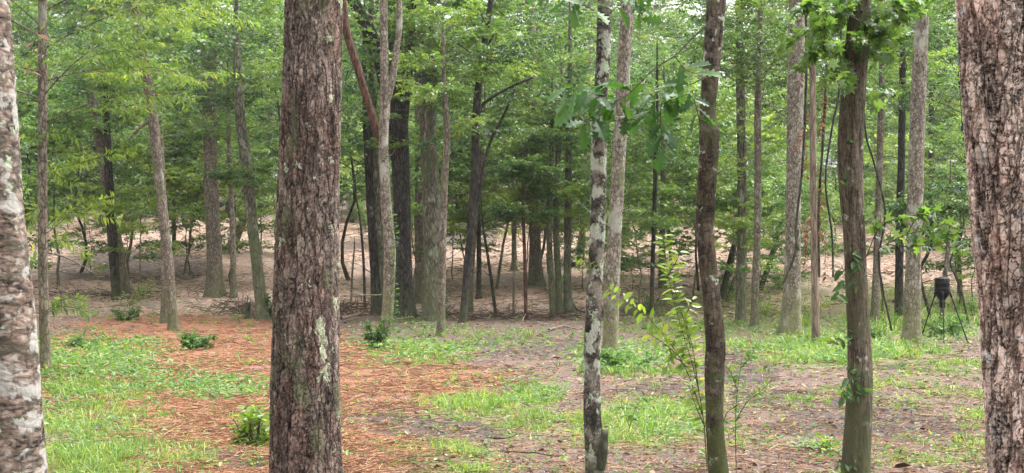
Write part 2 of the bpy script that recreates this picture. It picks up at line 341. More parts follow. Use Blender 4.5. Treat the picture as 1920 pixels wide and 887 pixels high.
# ------------------------------------------------------------------ ground
ORANGE = [(370, 690, 260, 80), (670, 715, 160, 45, .85), (450, 840, 170, 60), (330, 620, 150, 26), (720, 680, 110, 30), (600, 850, 130, 40), (850, 715, 120, 22, .6)]
GRASS = [  # px, py, rx, ry, density, height
    (185, 815, 125, 95, .65, .15), (140, 715, 90, 45, .5, .12), (330, 860, 70, 40, .4, .12), (395, 735, 80, 16, .25, .1), (890, 765, 85, 20, 1., .13), (1010, 742, 50, 22, .8, .1), (1000, 795, 70, 22, .6, .1),
    (840, 862, 90, 28, .9, .13), (790, 668, 90, 22, .6, .1), (880, 632, 190, 20, .4, .12), (860, 712, 130, 16, .3, .06), (960, 700, 80, 12, .3, .06), (1190, 795, 120, 45, .75, .12), (1230, 705, 90, 14, .4, .07),
    (1170, 690, 70, 22, .6, .12), (1430, 575, 110, 40, .8, .2), (1560, 655, 130, 32, .95, .15), (1500, 590, 80, 45, .7, .2), (1720, 585, 150, 48, .8, .25), (1680, 660, 100, 18, .7, .1), (1650, 740, 110, 26, .5, .08), (1500, 757, 70, 15, .5, .08),
    (1770, 738, 90, 14, .5, .08), (1830, 800, 40, 40, .5, .1), (1740, 862, 110, 14, .4, .08), (1300, 605, 170, 26, .6, .15), (1340, 645, 130, 16, .4, .1), (1000, 850, 90, 25, .35, .08), (1210, 560, 110, 40, .35, .15), (640, 600, 120, 12, .2, .1), (440, 600, 160, 14, .35, .12), (230, 660, 120, 25, .4, .1), (1800, 690, 80, 14, .6, .08), (1640, 700, 120, 14, .4, .07), (960, 480, 60, 14, .15, .15), (1400, 830, 90, 22, .25, .07)]
WEEDS = [(180, 660, 90, 28, 1.), (220, 720, 110, 24, .9), (160, 790, 110, 80, .25), (400, 733, 85, 15, 1.), (760, 640, 60, 35, .8), (810, 670, 60, 14, .6), (1170, 675, 75, 22, 1.), (1560, 655, 90, 22, .8), (1650, 650, 60, 14, .5), (1760, 610, 90, 30, .9), (1500, 640, 70, 18, .8), (1430, 590, 60, 40, .6),
         (1210, 560, 60, 30, .5), (430, 585, 80, 12, .5), (220, 585, 90, 16, .6), (1000, 745, 50, 14, .5), (640, 590, 80, 10, .3), (1370, 600, 40, 40, .5), (1530, 850, 40, 12, .3), (1240, 800, 70, 22, .4), (1480, 560, 60, 30, .5), (860, 635, 160, 12, .35), (490, 800, 30, 20, .4), (1060, 560, 60, 30, .25), (1700, 640, 40, 14, .5)]
MUD = [(430, 857, 75, 12), (970, 650, 110, 14), (1470, 655, 40, 8), (1735, 688, 70, 7), (860, 800, 120, 22), (740, 775, 110, 18), (1450, 745, 70, 12), (1230, 750, 90, 25), (1390, 690, 60, 25), (1580, 760, 110, 20), (1640, 800, 160, 20), (1420, 660, 80, 12), (250, 500, 120, 25), (860, 440, 60, 20)]
def emask(px, py, lst, soft=.6):
    m = np.zeros_like(px)
    for e in lst:
        d = np.sqrt(((px - e[0]) / e[2]) ** 2 + ((py - e[1]) / e[3]) ** 2)
        m = np.maximum(m, np.clip((1 + soft - d) / soft, 0, 1) * (e[4] if len(e) > 4 else 1))
    return m
def zone(x, y, z, lst, seed, sc=1.2, amt=.5, soft=.6):
    px, py = proj(x, np.maximum(y, .5), z)
    w = fbm(x / sc, y / sc, seed, 3) - .5
    return np.clip(emask(px, py, lst, soft) + w * amt * 2 * (emask(px, py, lst, soft + .5) > 0), 0, 1)

ys = np.concatenate([np.linspace(-9, 7.9, 24), np.geomspace(8, 332, 520)])
us = np.linspace(-1, 1, 460)
gx = us[None, :] * (14 + .62 * np.abs(ys[:, None])); gy = np.repeat(ys[:, None], len(us), 1)
gzv = ground(gx, gy)
bp_ = fbm(gx / .22, gy / .22, 51, 3) - .5
mudm = zone(gx, gy, gzv, MUD, 71, .8, .5)
strm = zone(gx, gy, gzv, ORANGE, 72, 1.0, .45)
grsm = np.clip(zone(gx, gy, gzv, [g[:5] for g in GRASS], 73, .7, .35), 0, 1)
slpm = np.clip((gy - 46.5) / 5, 0, 1) * np.clip((100 - gy) / 10, 0, 1)
gv = gzv + (fbm(gx / 1.6, gy / 1.1, 57, 3) - .5) * .28 * slpm + bp_ * (.03 + .07 * mudm + .05 * strm + .12 * slpm) * np.clip(gy / 10, .2, 1)
nr, nc = gx.shape
mb = MB(); i = np.arange(nr - 1)[:, None] * nc; j = np.arange(nc - 1)[None, :]
mb.add(np.stack([gx, gy, gv], -1).reshape(-1, 3), [np.stack([i + j, i + j + 1, i + nc + j + 1, i + nc + j], -1).reshape(-1, 4)])
n = NT('forest_floor'); co = n.n('TexCoord').outputs['Object']
A = lambda k: n.n('Attribute', attribute_name=k).outputs['Fac']
n1 = n.noise(co, 1.3, 5, .6); n2 = n.noise(co, 9, 5, .7); n3 = n.noise(co, 55, 4, .7)
fl = n.noise(n.map(co, (1, .45, 1)), 38, 4, .75, 1.5)
dirt = n.ramp(n2, [(.3, (.028, .019, .015)), (.5, (.082, .058, .049)), (.7, (.17, .12, .096))])
dirt = n.mix(n.ramp(fl, [(.5, 0.), (.66, .75)]), dirt, (.27, .195, .15))
strw = n.ramp(fl, [(.28, (.085, .04, .025)), (.48, (.19, .074, .038)), (.72, (.31, .155, .08))])
slope = n.ramp(n.noise(n.map(co, (1, .5, 1)), 7, 6, .75, 1.), [(.3, (.08, .056, .042)), (.44, (.21, .138, .104)), (.57, (.34, .225, .165)), (.7, (.56, .42, .31))])
slope = n.mix(n.ramp(n.noise(n.map(co, (1, .7, 1)), .38, 7, .7), [(.43, 0.), (.57, .9)]), slope, n.mix(n2, (.1, .072, .06), (.26, .195, .16)))
slope = n.mix(n.ramp(n.noise(n.map(co, (1, .6, 1), (5, 5, 5)), .9, 5, .7), [(.55, 0.), (.7, .6)]), slope, (.1, .12, .045))
grs = n.ramp(n3, [(.3, (.06, .075, .025)), (.7, (.15, .17, .055))])
mudc = n.ramp(n2, [(.3, (.025, .02, .018)), (.7, (.075, .06, .053))])
thr = lambda k, lo=.35, hi=.65: n.ramp(n.math('ADD', A(k), n.math('MULTIPLY', n.math('SUBTRACT', n2, .5), .7)), [(lo, 0.), (hi, 1.)])
col = n.mix(n.math('MULTIPLY', thr('straw_zone'), n.ramp(n.noise(n.map(co, (1, .6, 1), (9, 2, 0)), 2.4, 5, .65), [(.32, .1), (.55, .95)])), dirt, strw)
col = n.mix(A('slope_zone'), col, slope)
col = n.mix(n.math('MULTIPLY', thr('mud_zone'), .85), col, mudc)
col = n.mix(n.math('MULTIPLY', thr('grass_zone', .4, .8), .7), col, grs)
hh = n.math('ADD', n.math('MULTIPLY', n2, .7), n.math('MULTIPLY', fl, .5))
bp = n.n('Bump', {'Height': hh, 'Strength': .7, 'Distance': .03})
b = n.bsdf(Base_Color=col, Roughness=.93, Specular_IOR_Level=.2, Normal=bp.outputs[0])
n.t.links.new(b.outputs[0], n.out.inputs['Surface'])
g = part('ground', mb, n.m)
for k, a in (('mud_zone', mudm), ('straw_zone', strm), ('grass_zone', grsm), ('slope_zone', slpm)):
    q = g.data.attributes.new(k, 'FLOAT', 'POINT'); q.data.foreach_set('value', a.astype(np.float32).ravel())
tagit(g, 'forest floor of brown leaf litter, orange straw and bare mud', 'ground', kind='structure')

# ------------------------------------------------------------------ haze
hz = MB()
X0, X1, Y0, Y1, Z0, Z1 = -225, 225, -12, 335, -3, 52
hz.add([(X0, Y0, Z0), (X1, Y0, Z0), (X1, Y1, Z0), (X0, Y1, Z0), (X0, Y0, Z1), (X1, Y0, Z1), (X1, Y1, Z1), (X0, Y1, Z1)],
       [[(0, 3, 2, 1), (4, 5, 6, 7), (0, 1, 5, 4), (1, 2, 6, 5), (2, 3, 7, 6), (3, 0, 4, 7)]])
n = NT('haze_air'); pv = n.n('VolumePrincipled'); pv.inputs['Color'].default_value = (.93, .97, .95, 1); pv.inputs['Density'].default_value = .0002; pv.inputs['Anisotropy'].default_value = .2
n.t.links.new(pv.outputs[0], n.out.inputs['Volume'])
tagit(part('haze', hz, n.m, smooth=False), 'thin pale humid air between the far trees', 'haze', kind='stuff')

# ------------------------------------------------------------------ foliage growth
def crown(rg, path, rad, z0, z1, nl=18, L0=2.2, el=(5, 45), nsub=9, ntw=7, nlf=9, lsize=.12, shape=DIAMOND, droop=.25, twl=.4, wood=None, mb=None, env=None, limb_r=.014, leafflat=.75, vb=0.):
    "limbs grown from a trunk path between heights z0 and z1; wood goes to `wood`, leaves to `mb`"
    zs = path[:, 2]; TP, TD, TL = [], [], []; s0, s1, sr0, sr1 = [], [], [], []
    lt = []
    for k in range(nl):
        t = (k + rg.random()) / nl; z = z0 + (z1 - z0) * t
        p = np.array([np.interp(z, zs, path[:, q]) for q in range(3)])
        if z > zs[-1]: p = path[-1]
        rt = np.interp(z, zs, rad)
        az = k * 2.4 + rg.normal(0, .5); e = R(rg.uniform(*el) + 25 * t)
        ltone = rg.normal(-.02, .22)
        L = L0 * (env(t) if env else (.55 + .9 * math.sin(math.pi * min(.95, t * .8 + .2)))) * rg.uniform(.7, 1.2)
        d = np.array([math.cos(az) * math.cos(e), math.sin(az) * math.cos(e), math.sin(e)])
        u = np.linspace(0, 1, 6)[:, None]; side = np.array([-math.sin(az), math.cos(az), 0])
        bend = rg.normal(0, .18); pts = p + d * L * u + side * bend * L * u ** 2 + np.array([0, 0, 1]) * (-droop * .6 * L) * u ** 2.2
        r0 = min(rt * .5, limb_r * (.6 + L / L0 * .5))
        if wood is not None: tube(wood, pts, np.linspace(r0, r0 * .18, 6), 5, False)
        ns = max(3, int(nsub * L / L0))
        for q in range(ns):
            s = .22 + .78 * (q + rg.random()) / ns; i = s * 5; a = int(min(i, 4)); f = i - a
            bp = pts[a] * (1 - f) + pts[a + 1] * f; bd = norm(pts[a + 1] - pts[a]); sd_ = 1 if q % 2 else -1
            pr = norm(np.cross(bd, [0, 0, 1.]))
            sdv = norm(bd * .65 + pr * sd_ * rg.uniform(.5, 1.) + np.array([0, 0, rg.uniform(-.35, .35)]))
            sL = L * .42 * (1.15 - .6 * s) * rg.uniform(.7, 1.25); ep = bp + sdv * sL
            s0.append(bp); s1.append(ep); sr0.append(r0 * .35 * (1.1 - s * .6)); sr1.append(.003)
            m = max(2, int(ntw * sL / (L0 * .35)))
            tt = (np.arange(m) + rg.random(m)) / m
            TP.append(bp + sdv * sL * (.15 + .85 * tt)[:, None])
            pr2 = norm(np.cross(sdv, [0, 0, 1.])); sg = np.where(np.arange(m) % 2, 1, -1)[:, None]
            TD.append(norm(sdv * .7 + pr2 * sg * .7 + rg.normal(0, .25, (m, 3)) + np.array([0, 0, -droop * .5]))); TL.append(np.full(m, twl) * rg.uniform(.6, 1.3, m)); lt.append(np.full(m, ltone + .06 * rg.normal()))
    if wood is not None: sticks(wood, s0, s1, np.array(sr0), np.array(sr1), 3)
    TP = np.concatenate(TP); TD = np.concatenate(TD); TL = np.concatenate(TL)
    twigleaves(rg, mb, TP, TD, TL, nlf, lsize, shape, droop, leafflat, vb + np.concatenate(lt)[:, None])
def twigleaves(rg, mb, TP, TD, TL, nlf, lsize, shape, droop=.25, flat=.5, vb=0.):
    m = len(TP); s = np.linspace(.15, 1, nlf)[None, :] + rg.normal(0, .05, (m, nlf))
    P = TP[:, None] + TD[:, None] * (TL[:, None] * s)[:, :, None]
    pr = norm(np.cross(TD, np.array([[0, 0, 1.]])) + 1e-6); sg = np.where(np.arange(nlf) % 2, 1, -1)[None, :, None]
    X = TD[:, None] * .6 + pr[:, None] * sg * .8 + rg.normal(0, .35, (m, nlf, 3)) + np.array([0, 0, -droop * 1.2])
    Z = np.array([0, 0, 1.]) + rg.normal(0, flat, (m, nlf, 3))
    tone = np.clip(rg.beta(2, 2.2, (m, 1)) * .75 + rg.random((m, nlf)) * .25 + vb, 0, .97); odd = rg.random((m, nlf)) < .006
    tone = np.where(odd, rg.uniform(.98, 1, (m, nlf)), tone)
    leaves(mb, P.reshape(-1, 3), X.reshape(-1, 3), Z.reshape(-1, 3), (lsize * rg.uniform(.65, 1.25, (m, nlf))).ravel(), shape, tone.ravel())

# ------------------------------------------------------------------ trees read off the photograph
def trunk_from(pts, D=None, ext=5., n=60, depth_lean=0.):
    "pts: (px, py, width px) from the base up; returns path, radii, base point"
    if D is None: D = depth_at(pts[0][0], pts[0][1])
    P = [at(px, py, D) for px, py, w in pts]; r = [w / 2 / F * D for px, py, w in pts]
    base = P[0].copy(); base[2] = gz(base[0], base[1])
    if P[0][2] > base[2] + .3:
        d = P[0] - P[1]; k = (P[0][2] - base[2]) / max(P[1][2] - P[0][2], .3); b = P[0] + d * min(k, 1.5) * .6; b[2] = base[2] - .06; b[1] = D
        P.insert(0, b); r.insert(0, r[0] * 1.04)
    else:
        P[0][2] = base[2] - .06
    if ext > 0:
        d = norm(P[-1] - P[-2]); d = norm(d * .6 + np.array([0, 0, .6]))
        P.append(P[-1] + d * ext * .5); r.append(r[-1] * .75)
        P.append(P[-1] + np.array([0, 0, 1.]) * ext * .5); r.append(r[-1] * .35)
    P = np.array(P); r = np.array(r)
    Q = smooth_path(np.column_stack([P, r]), max(n, 120))
    if n > 300:                                       # put most of the rings where bark is seen closely
        zt = at(0, -60, D)[2]; zz = np.concatenate([np.linspace(Q[0, 2], zt, int(n * .92), endpoint=False), np.linspace(zt, Q[-1, 2], n - int(n * .92))])
        Q = np.column_stack([np.interp(zz, Q[:, 2], Q[:, k]) if k != 2 else zz for k in range(4)])
    elif n < 120: Q = smooth_path(np.column_stack([P, r]), n)
    b = Q[0, :3].copy(); b[2] += .06
    if depth_lean:
        Q[:, 1] += depth_lean * ((Q[:, 2] - Q[0, 2]) / max(np.ptp(Q[:, 2]), .1))
    return Q[:, :3], np.maximum(Q[:, 3], .003), b
SEED = [100]
def tree(name, label, mat, pts, D=None, ext=5., ns=20, n=70, lump=.13, flare=.6, crowns=(), limbs=(), leaf='leaf_mid', cat='tree', group=None):
    SEED[0] += 1; rg = np.random.default_rng(SEED[0])
    path, rad, b = trunk_from(pts, D, ext, n)
    DD = b[1]
    r = root(name, label, cat, b, group)
    wd = MB(); tube(wd, path, rad, ns, True, lump, SEED[0], flare)
    for lp in limbs:                                  # (px, py, width) lists at the tree's own distance
        lpts = np.array([np.append(at(px, py, DD + (dy[0] if dy else 0)), w / 2 / F * DD) for px, py, w, *dy in lp]); q = smooth_path(lpts, 24)
        tube(wd, q[:, :3], np.maximum(q[:, 3], .003), max(6, ns // 2), True, lump, SEED[0] + 3)
    if n < 300:
        vis = np.nonzero((path[:, 2] > b[2] + 1.2) & (path[:, 2] < CZ + .17 * DD))[0]
        for _ in range(rg.integers(3, 8) if len(vis) else 0):      # short dead twigs and stubs
            i = rg.choice(vis); az = rg.uniform(0, 6.28); L = rg.uniform(.15, 1.1) * (.5 + rad[i] * 4); d = np.array([math.cos(az), math.sin(az), rg.uniform(-.2, .8)])
            u = np.linspace(0, 1, 6)[:, None]; pq = path[i] + d * rad[i] * .6 + d * L * u + rg.normal(0, .25, 3) * L * u ** 2; r0 = min(rad[i] * .3, .02)
            tube(wd, pq, np.linspace(r0, r0 * .3, 6), 5)
    lf = MB(); has = False
    for c in crowns:
        c = dict(c); z0 = at(0, c.pop('lo'), DD)[2]; z1 = at(0, c.pop('hi'), DD)[2]
        crown(rg, path, rad, z0, min(z1, path[-1, 2]), wood=wd, mb=lf, **c); has = True
    part('trunk', wd, M[mat], r, b)
    if has: part('crown', lf, M[leaf], r, b, smooth=False)
    r['_D'] = DD
    return r
def sub(t, name, mb, mat, smooth=True): return part(name, mb, M[mat], t, np.array(t.location), smooth)

# --- the close trunks
NS, NZ = 200, 620
pine = tree('pine_tree', 'thick close pine trunk with furrowed red brown bark and pale green lichen spots', 'bark_pine',
            [(573, 960, 141), (574, 887, 137), (572, 700, 130), (576, 450, 122), (583, 200, 114), (588, 0, 109), (592, -200, 105)], 7.6, 6, NS, NZ, .035, .12)
edge_l = tree('smooth_bark_tree', 'grey smooth barked trunk blotched white and brown, beside the tall grass', 'bark_smooth',
              [(32, 980, 120), (30, 887, 114), (12, 600, 106), (-6, 400, 100), (-18, 200, 96), (-30, 0, 92), (-42, -200, 88)], 6.2, 4, NS, NZ, .035, .15)
edge_r = tree('shaggy_bark_tree', 'very thick close trunk with flaking pinkish grey bark in rough plates and reddish fissures', 'bark_flaky',
              [(1958, 1000, 200), (1948, 887, 184), (1930, 600, 178), (1912, 443, 174), (1890, 150, 172), (1880, 0, 168), (1868, -200, 164)], 5.2, 4, NS + 60, NZ + 100, .03, .12)
lich = tree('lichen_tree', 'slim blackish trunk covered with white and pale green lichen blotches, broken stub near its foot', 'bark_lichen',
            [(1118, 935, 42), (1115, 868, 36), (1110, 741, 33), (1112, 589, 30), (1120, 437, 30), (1122, 304, 31), (1125, 203, 27), (1131, 101, 28), (1135, 0, 29), (1141, -150, 28)], 9.0, 5, 90, 480, .07, .2)
mossy = tree('mossy_tree', 'dark brown slim trunk with mossy lower bend and round pale lichen spots', 'bark_mossy',
             [(1350, 935, 44), (1347, 887, 39), (1340, 792, 34), (1340, 691, 38), (1342, 640, 38), (1332, 538, 34), (1323, 440, 35), (1325, 355, 36), (1330, 254, 38), (1327, 203, 31), (1336, 101, 34), (1343, 0, 38), (1347, -80, 36)], 9.0, 5, 90, 480, .07, .15)
grain = tree('straight_grained_tree', 'grey brown trunk with fine grained bark and small ivy leaves climbing it', 'bark_grain',
             [(1604, 935, 58), (1605, 868, 53), (1612, 741, 49), (1611, 640, 45), (1605, 520, 42), (1601, 431, 42), (1594, 304, 48), (1598, 203, 48), (1606, 101, 45), (1613, 0, 43), (1617, -120, 40)], 9.2, 5, 110, 480, .05, .12)

# --- the trees of the middle distance: base row decides the distance
TREES = [
 ('slender_tree', 'thin upright lichen grey trunk right beside the tall grass patch', 'bark_brown', [(86, 702, 21), (82, 560, 18), (80, 440, 17), (80, 200, 17), (80, 0, 16)], None, dict(ext=4, crowns=[dict(lo=240, hi=-320, nl=22, L0=2.0, lsize=.12, shape=LANCE, nsub=9, ntw=7, nlf=9, droop=.4, twl=.35, limb_r=.012)], leaf='leaf_bright')),
 ('leaning_tree', 'brown trunk leaning left above the torn green cedar branch', 'bark_brown', [(236, 553, 19), (222, 470, 21), (206, 390, 19), (190, 280, 18), (176, 220, 15)], None, dict(ext=3, crowns=[dict(lo=330, hi=60, nl=14, L0=1.9)])),
 ('leaning_tree', 'dark stem close against the brown leaning trunk by the cedar branch', 'bark_dark', [(219, 548, 16), (210, 440, 18), (204, 330, 16), (200, 220, 12)], 53, dict(ext=2, crowns=[dict(lo=300, hi=100, nl=10, L0=1.6)])),
 ('crooked_tree', 'pale brown trunk bowing left with its foot at the bright leafy plant', 'bark_brown', [(326, 619, 17), (318, 520, 19), (308, 420, 18), (297, 320, 18), (284, 200, 19), (268, 110, 19), (256, 40, 17)], None, dict(ext=3, crowns=[dict(lo=130, hi=-140, nl=20, L0=2.4, shape=STAR, lsize=.12, nlf=7)], limbs=[[(287, 225, 8), (268, 235, 6), (240, 262, 4)], [(285, 235, 7), (300, 228, 4), (306, 222, 3)]], leaf='leaf_mid')),
 ('crooked_tree', 'second brown stem clasped behind the pale bowing trunk', 'bark_brown', [(312, 606, 20), (312, 500, 20), (309, 430, 18), (306, 380, 14), (304, 300, 9)], None, dict(ext=1)),
 ('straight_tree', 'stout straight grey brown trunk standing at the foot of the bare slope', 'bark_brown', [(404, 557, 29), (403, 520, 28), (398, 400, 27), (394, 250, 26), (392, 100, 30), (390, 0, 29)], None, dict(ext=6, crowns=[dict(lo=170, hi=-150, nl=22, L0=3.0, shape=STAR, lsize=.13, nlf=7)])),
 ('young_tree', 'thin grey sapling trunk beside the stout straight trunk', 'bark_brown', [(438, 557, 13), (437, 470, 11), (434, 380, 10), (430, 280, 8), (428, 200, 7)], None, dict(ext=2, crowns=[dict(lo=330, hi=120, nl=12, L0=1.5)])),
 ('mottled_tree', 'mottled grey green trunk bending left, leafy tuft halfway up', 'bark_green', [(494, 600, 22), (485, 520, 22), (474, 430, 20), (465, 340, 21), (455, 260, 20), (449, 200, 18)], None, dict(ext=4, crowns=[dict(lo=365, hi=325, nl=7, L0=.9, lsize=.1, droop=.4), dict(lo=260, hi=-60, nl=18, L0=2.2)], leaf='leaf_mid')),
 ('slanting_tree', 'pale trunk slanting sharply right on the bare slope', 'bark_pale', [(430, 476, 24), (444, 440, 18), (466, 390, 15), (482, 345, 15), (497, 290, 16), (505, 245, 15)], None, dict(ext=5, crowns=[dict(lo=240, hi=40, nl=14, L0=2.8, lsize=.14)])),
 ('slanting_tree', 'short dark leaning stem in front of the far brush', 'bark_dark', [(350, 426, 11), (341, 395, 9), (330, 355, 8), (320, 325, 6)], None, dict(ext=1.5)),
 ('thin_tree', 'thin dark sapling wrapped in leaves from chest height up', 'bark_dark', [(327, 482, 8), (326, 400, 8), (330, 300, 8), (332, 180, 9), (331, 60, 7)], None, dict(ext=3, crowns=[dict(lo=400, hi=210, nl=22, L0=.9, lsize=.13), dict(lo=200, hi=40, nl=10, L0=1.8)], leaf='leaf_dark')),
 ('forked_tree', 'pale slender trunk that forks high up, rising from a dark bush', 'bark_pale', [(722, 642, 21), (728, 560, 22), (731, 470, 22), (724, 380, 20), (719, 280, 18), (722, 180, 19), (720, 80, 15), (719, 0, 14)], None, dict(ext=4, limbs=[[(723, 200, 14), (735, 150, 14), (744, 90, 12), (749, 40, 11), (746, -60, 9)]])),
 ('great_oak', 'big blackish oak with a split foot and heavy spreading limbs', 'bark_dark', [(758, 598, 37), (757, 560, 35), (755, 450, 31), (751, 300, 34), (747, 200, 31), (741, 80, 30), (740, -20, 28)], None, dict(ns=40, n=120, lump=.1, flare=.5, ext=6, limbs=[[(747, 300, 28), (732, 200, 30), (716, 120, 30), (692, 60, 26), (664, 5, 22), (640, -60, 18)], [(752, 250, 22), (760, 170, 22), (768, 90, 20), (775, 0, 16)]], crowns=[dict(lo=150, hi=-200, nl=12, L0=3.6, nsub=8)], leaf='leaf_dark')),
 ('dark_tree', 'thin dark trunk left of the forked pale tree', 'bark_dark', [(706, 592, 20), (702, 500, 17), (695, 400, 15), (690, 300, 14), (686, 220, 12)], None, dict(ext=4, crowns=[dict(lo=340, hi=100, nl=14, L0=1.5, lsize=.1)])),
 ('dark_tree', 'dark trunk half hidden directly behind the forked pale tree', 'bark_green', [(718, 585, 22), (712, 480, 20), (706, 380, 18), (702, 280, 17), (698, 150, 15)], 49, dict(ext=4)),
 ('mossy_oak', 'thick greenish ridged trunk close to the blackish oak, ivy mat at its foot', 'bark_green', [(813, 602, 36), (812, 560, 35), (810, 450, 34), (806, 330, 32), (802, 200, 30), (800, 60, 28), (798, -20, 27)], None, dict(ns=40, n=120, lump=.1, flare=.3, ext=6, crowns=[dict(lo=310, hi=-200, nl=34, L0=2.6, lsize=.12, shape=STAR, nlf=7)], leaf='leaf_mid')),
 ('grey_tree', 'grey trunk half hidden by the thick greenish ridged trunk', 'bark_brown', [(788, 566, 19), (787, 480, 18), (786, 350, 17), (786, 200, 16), (788, 0, 20)], None, dict(ext=5)),
 ('slender_tree', 'slender light brown trunk with a scraped white foot and fading top', 'bark_brown', [(827, 631, 16), (828, 560, 14), (830, 440, 14), (834, 330, 13), (838, 250, 12), (833, 165, 9)], None, dict(ext=2, crowns=[dict(lo=240, hi=20, nl=10, L0=1.2)])),
 ('twin_stem_tree', 'dark slender trunk curving right with a side branch at shoulder height', 'bark_dark', [(867, 606, 14), (876, 510, 14), (885, 400, 15), (891, 300, 15), (893, 210, 15), (903, 120, 13), (912, 60, 11), (920, 0, 10)], None, dict(ext=4, limbs=[[(891, 260, 7), (900, 205, 7), (924, 182, 6), (960, 162, 5), (1000, 145, 5)], [(897, 385, 6), (904, 330, 6), (920, 265, 6), (945, 215, 5), (966, 168, 5)], [(904, 115, 4), (930, 60, 4), (975, 55, 2)]], crowns=[dict(lo=230, hi=-160, nl=16, L0=2.1)], leaf='leaf_mid')),
 ('twin_stem_tree', 'paler stem growing tight beside the dark curving trunk', 'bark_brown', [(879, 585, 14), (885, 480, 12), (892, 390, 11), (899, 320, 9), (906, 260, 7)], None, dict(ext=2, crowns=[dict(lo=340, hi=200, nl=12, L0=1.4)])),
 ('thin_tree', 'short thin dark trunk on the straw slope right of the curving trunk', 'bark_dark', [(898, 558, 10), (898, 480, 9), (897, 400, 8), (893, 330, 7)], None, dict(ext=3, crowns=[dict(lo=400, hi=180, nl=14, L0=1.5)])),
 ('leaning_sapling', 'bare leaning stick of a sapling in the middle of the clearing', 'bark_dark', [(930, 592, 6), (922, 530, 6), (913, 470, 5), (905, 420, 4)], None, dict(ext=1.2, ns=8)),
 ('young_tree', 'straight thin pale sapling on the upper straw slope', 'bark_pale', [(965, 505, 13), (964, 460, 9), (963, 400, 9), (962, 330, 8)], None, dict(ext=4, crowns=[dict(lo=370, hi=200, nl=14, L0=2.2)])),
 ('straight_tree', 'pale brown trunk with flared foot beside three green stems', 'bark_brown', [(1006, 537, 25), (1004, 500, 24), (1003, 440, 22), (1001, 380, 22), (998, 250, 21), (995, 100, 22)], None, dict(ext=6, crowns=[dict(lo=260, hi=0, nl=16, L0=2.8, lsize=.14)], leaf='leaf_bright')),
 ('thin_tree', 'thin reddish stem in front of the flared pale brown trunk', 'bark_red', [(986, 600, 7), (985, 520, 7), (982, 430, 6), (980, 370, 5)], None, dict(ext=2, ns=8, crowns=[dict(lo=440, hi=300, nl=9, L0=.9)])),
 ('green_stem_tree', 'first of three mossy green stems, the one with a wavy trunk', 'bark_green', [(1036, 594, 11), (1034, 530, 11), (1030, 460, 11), (1031, 390, 10), (1034, 300, 9)], None, dict(ext=3, crowns=[dict(lo=430, hi=200, nl=12, L0=1.3)], leaf='leaf_bright')),
 ('green_stem_tree', 'middle stem of the three mossy green stems', 'bark_green', [(1049, 590, 14), (1047, 520, 13), (1043, 440, 12), (1044, 340, 11), (1050, 240, 9)], None, dict(ext=3, crowns=[dict(lo=400, hi=150, nl=11, L0=1.6)])),
 ('green_stem_tree', 'straightest and thickest of the three mossy green stems', 'bark_green', [(1065, 586, 17), (1064, 500, 14), (1065, 420, 14), (1066, 330, 13), (1068, 200, 11)], None, dict(ext=4, crowns=[dict(lo=340, hi=100, nl=12, L0=1.8)])),
 ('young_tree', 'pale trunk leaning right just left of the lichen blotched trunk', 'bark_pale', [(1088, 484, 15), (1093, 420, 13), (1097, 340, 12), (1101, 250, 11), (1106, 120, 10)], None, dict(ext=5, crowns=[dict(lo=250, hi=0, nl=14, L0=2.6, lsize=.14)])),
 ('pale_tree', 'pale grey tan trunk right behind the lichen blotched trunk', 'bark_pale', [(1144, 671, 28), (1145, 620, 28), (1149, 500, 27), (1156, 380, 26), (1163, 250, 25), (1171, 100, 25), (1176, 0, 23)], None, dict(ns=28, n=90, ext=5)),
 ('thin_tree', 'thin dark upright sapling beyond the young bright green shoots', 'bark_dark', [(1222, 596, 9), (1223, 520, 8), (1226, 430, 8), (1229, 320, 9), (1231, 240, 7)], None, dict(ext=3, crowns=[dict(lo=330, hi=120, nl=12, L0=1.4)])),
 ('young_tree', 'small green grey trunk on the slope behind the bright shoots', 'bark_green', [(1241, 542, 14), (1241, 490, 12), (1242, 420, 11), (1244, 300, 10)], None, dict(ext=4, crowns=[dict(lo=400, hi=150, nl=16, L0=2.)])),
 ('dark_tree', 'straight dark greenish trunk standing in grass right of the mossy bent trunk', 'bark_green', [(1389, 606, 18), (1389, 540, 18), (1391, 440, 17), (1391, 320, 17), (1389, 200, 17), (1387, 100, 15), (1386, 0, 13)], None, dict(ext=5, crowns=[dict(lo=160, hi=-150, nl=14, L0=2.2)])),
 ('slender_tree', 'lighter slender trunk rising beside a straight dark one in the grass', 'bark_brown', [(1414, 613, 15), (1416, 540, 14), (1420, 440, 13), (1421, 320, 13), (1421, 200, 13), (1424, 100, 11)], None, dict(ext=4, crowns=[dict(lo=260, hi=0, nl=14, L0=2.)])),
 ('leaning_sapling', 'dark leaning sapling slanting right toward the big pale trunk', 'bark_dark', [(1424, 541, 11), (1441, 500, 10), (1455, 450, 9), (1466, 415, 8), (1476, 390, 6)], None, dict(ext=2, ns=10, crowns=[dict(lo=400, hi=320, nl=8, L0=1.4)])),
 ('leaning_sapling', 'dark leaning sapling just right of the mossy bent trunk', 'bark_dark', [(1357, 548, 13), (1364, 510, 11), (1372, 475, 10), (1382, 440, 9), (1390, 400, 7)], 52, dict(ext=2, ns=10, crowns=[dict(lo=430, hi=320, nl=9, L0=1.3)])),
 ('big_pale_tree', 'biggest pale grey trunk on the right side with mossy flared foot', 'bark_pale', [(1482, 628, 38), (1483, 600, 36), (1485, 540, 32), (1487, 440, 28), (1489, 300, 28), (1492, 150, 31), (1494, 0, 29)], None, dict(ns=36, n=120, lump=.06, flare=.45, ext=6)),
 ('scraped_tree', 'thin pinkish bare trunk hung with dead red leaves and vines', 'wood_pale', [(1530, 648, 17), (1529, 580, 15), (1527, 480, 13), (1525, 350, 12), (1524, 200, 12), (1523, 80, 11)], None, dict(ext=3, flare=.15)),
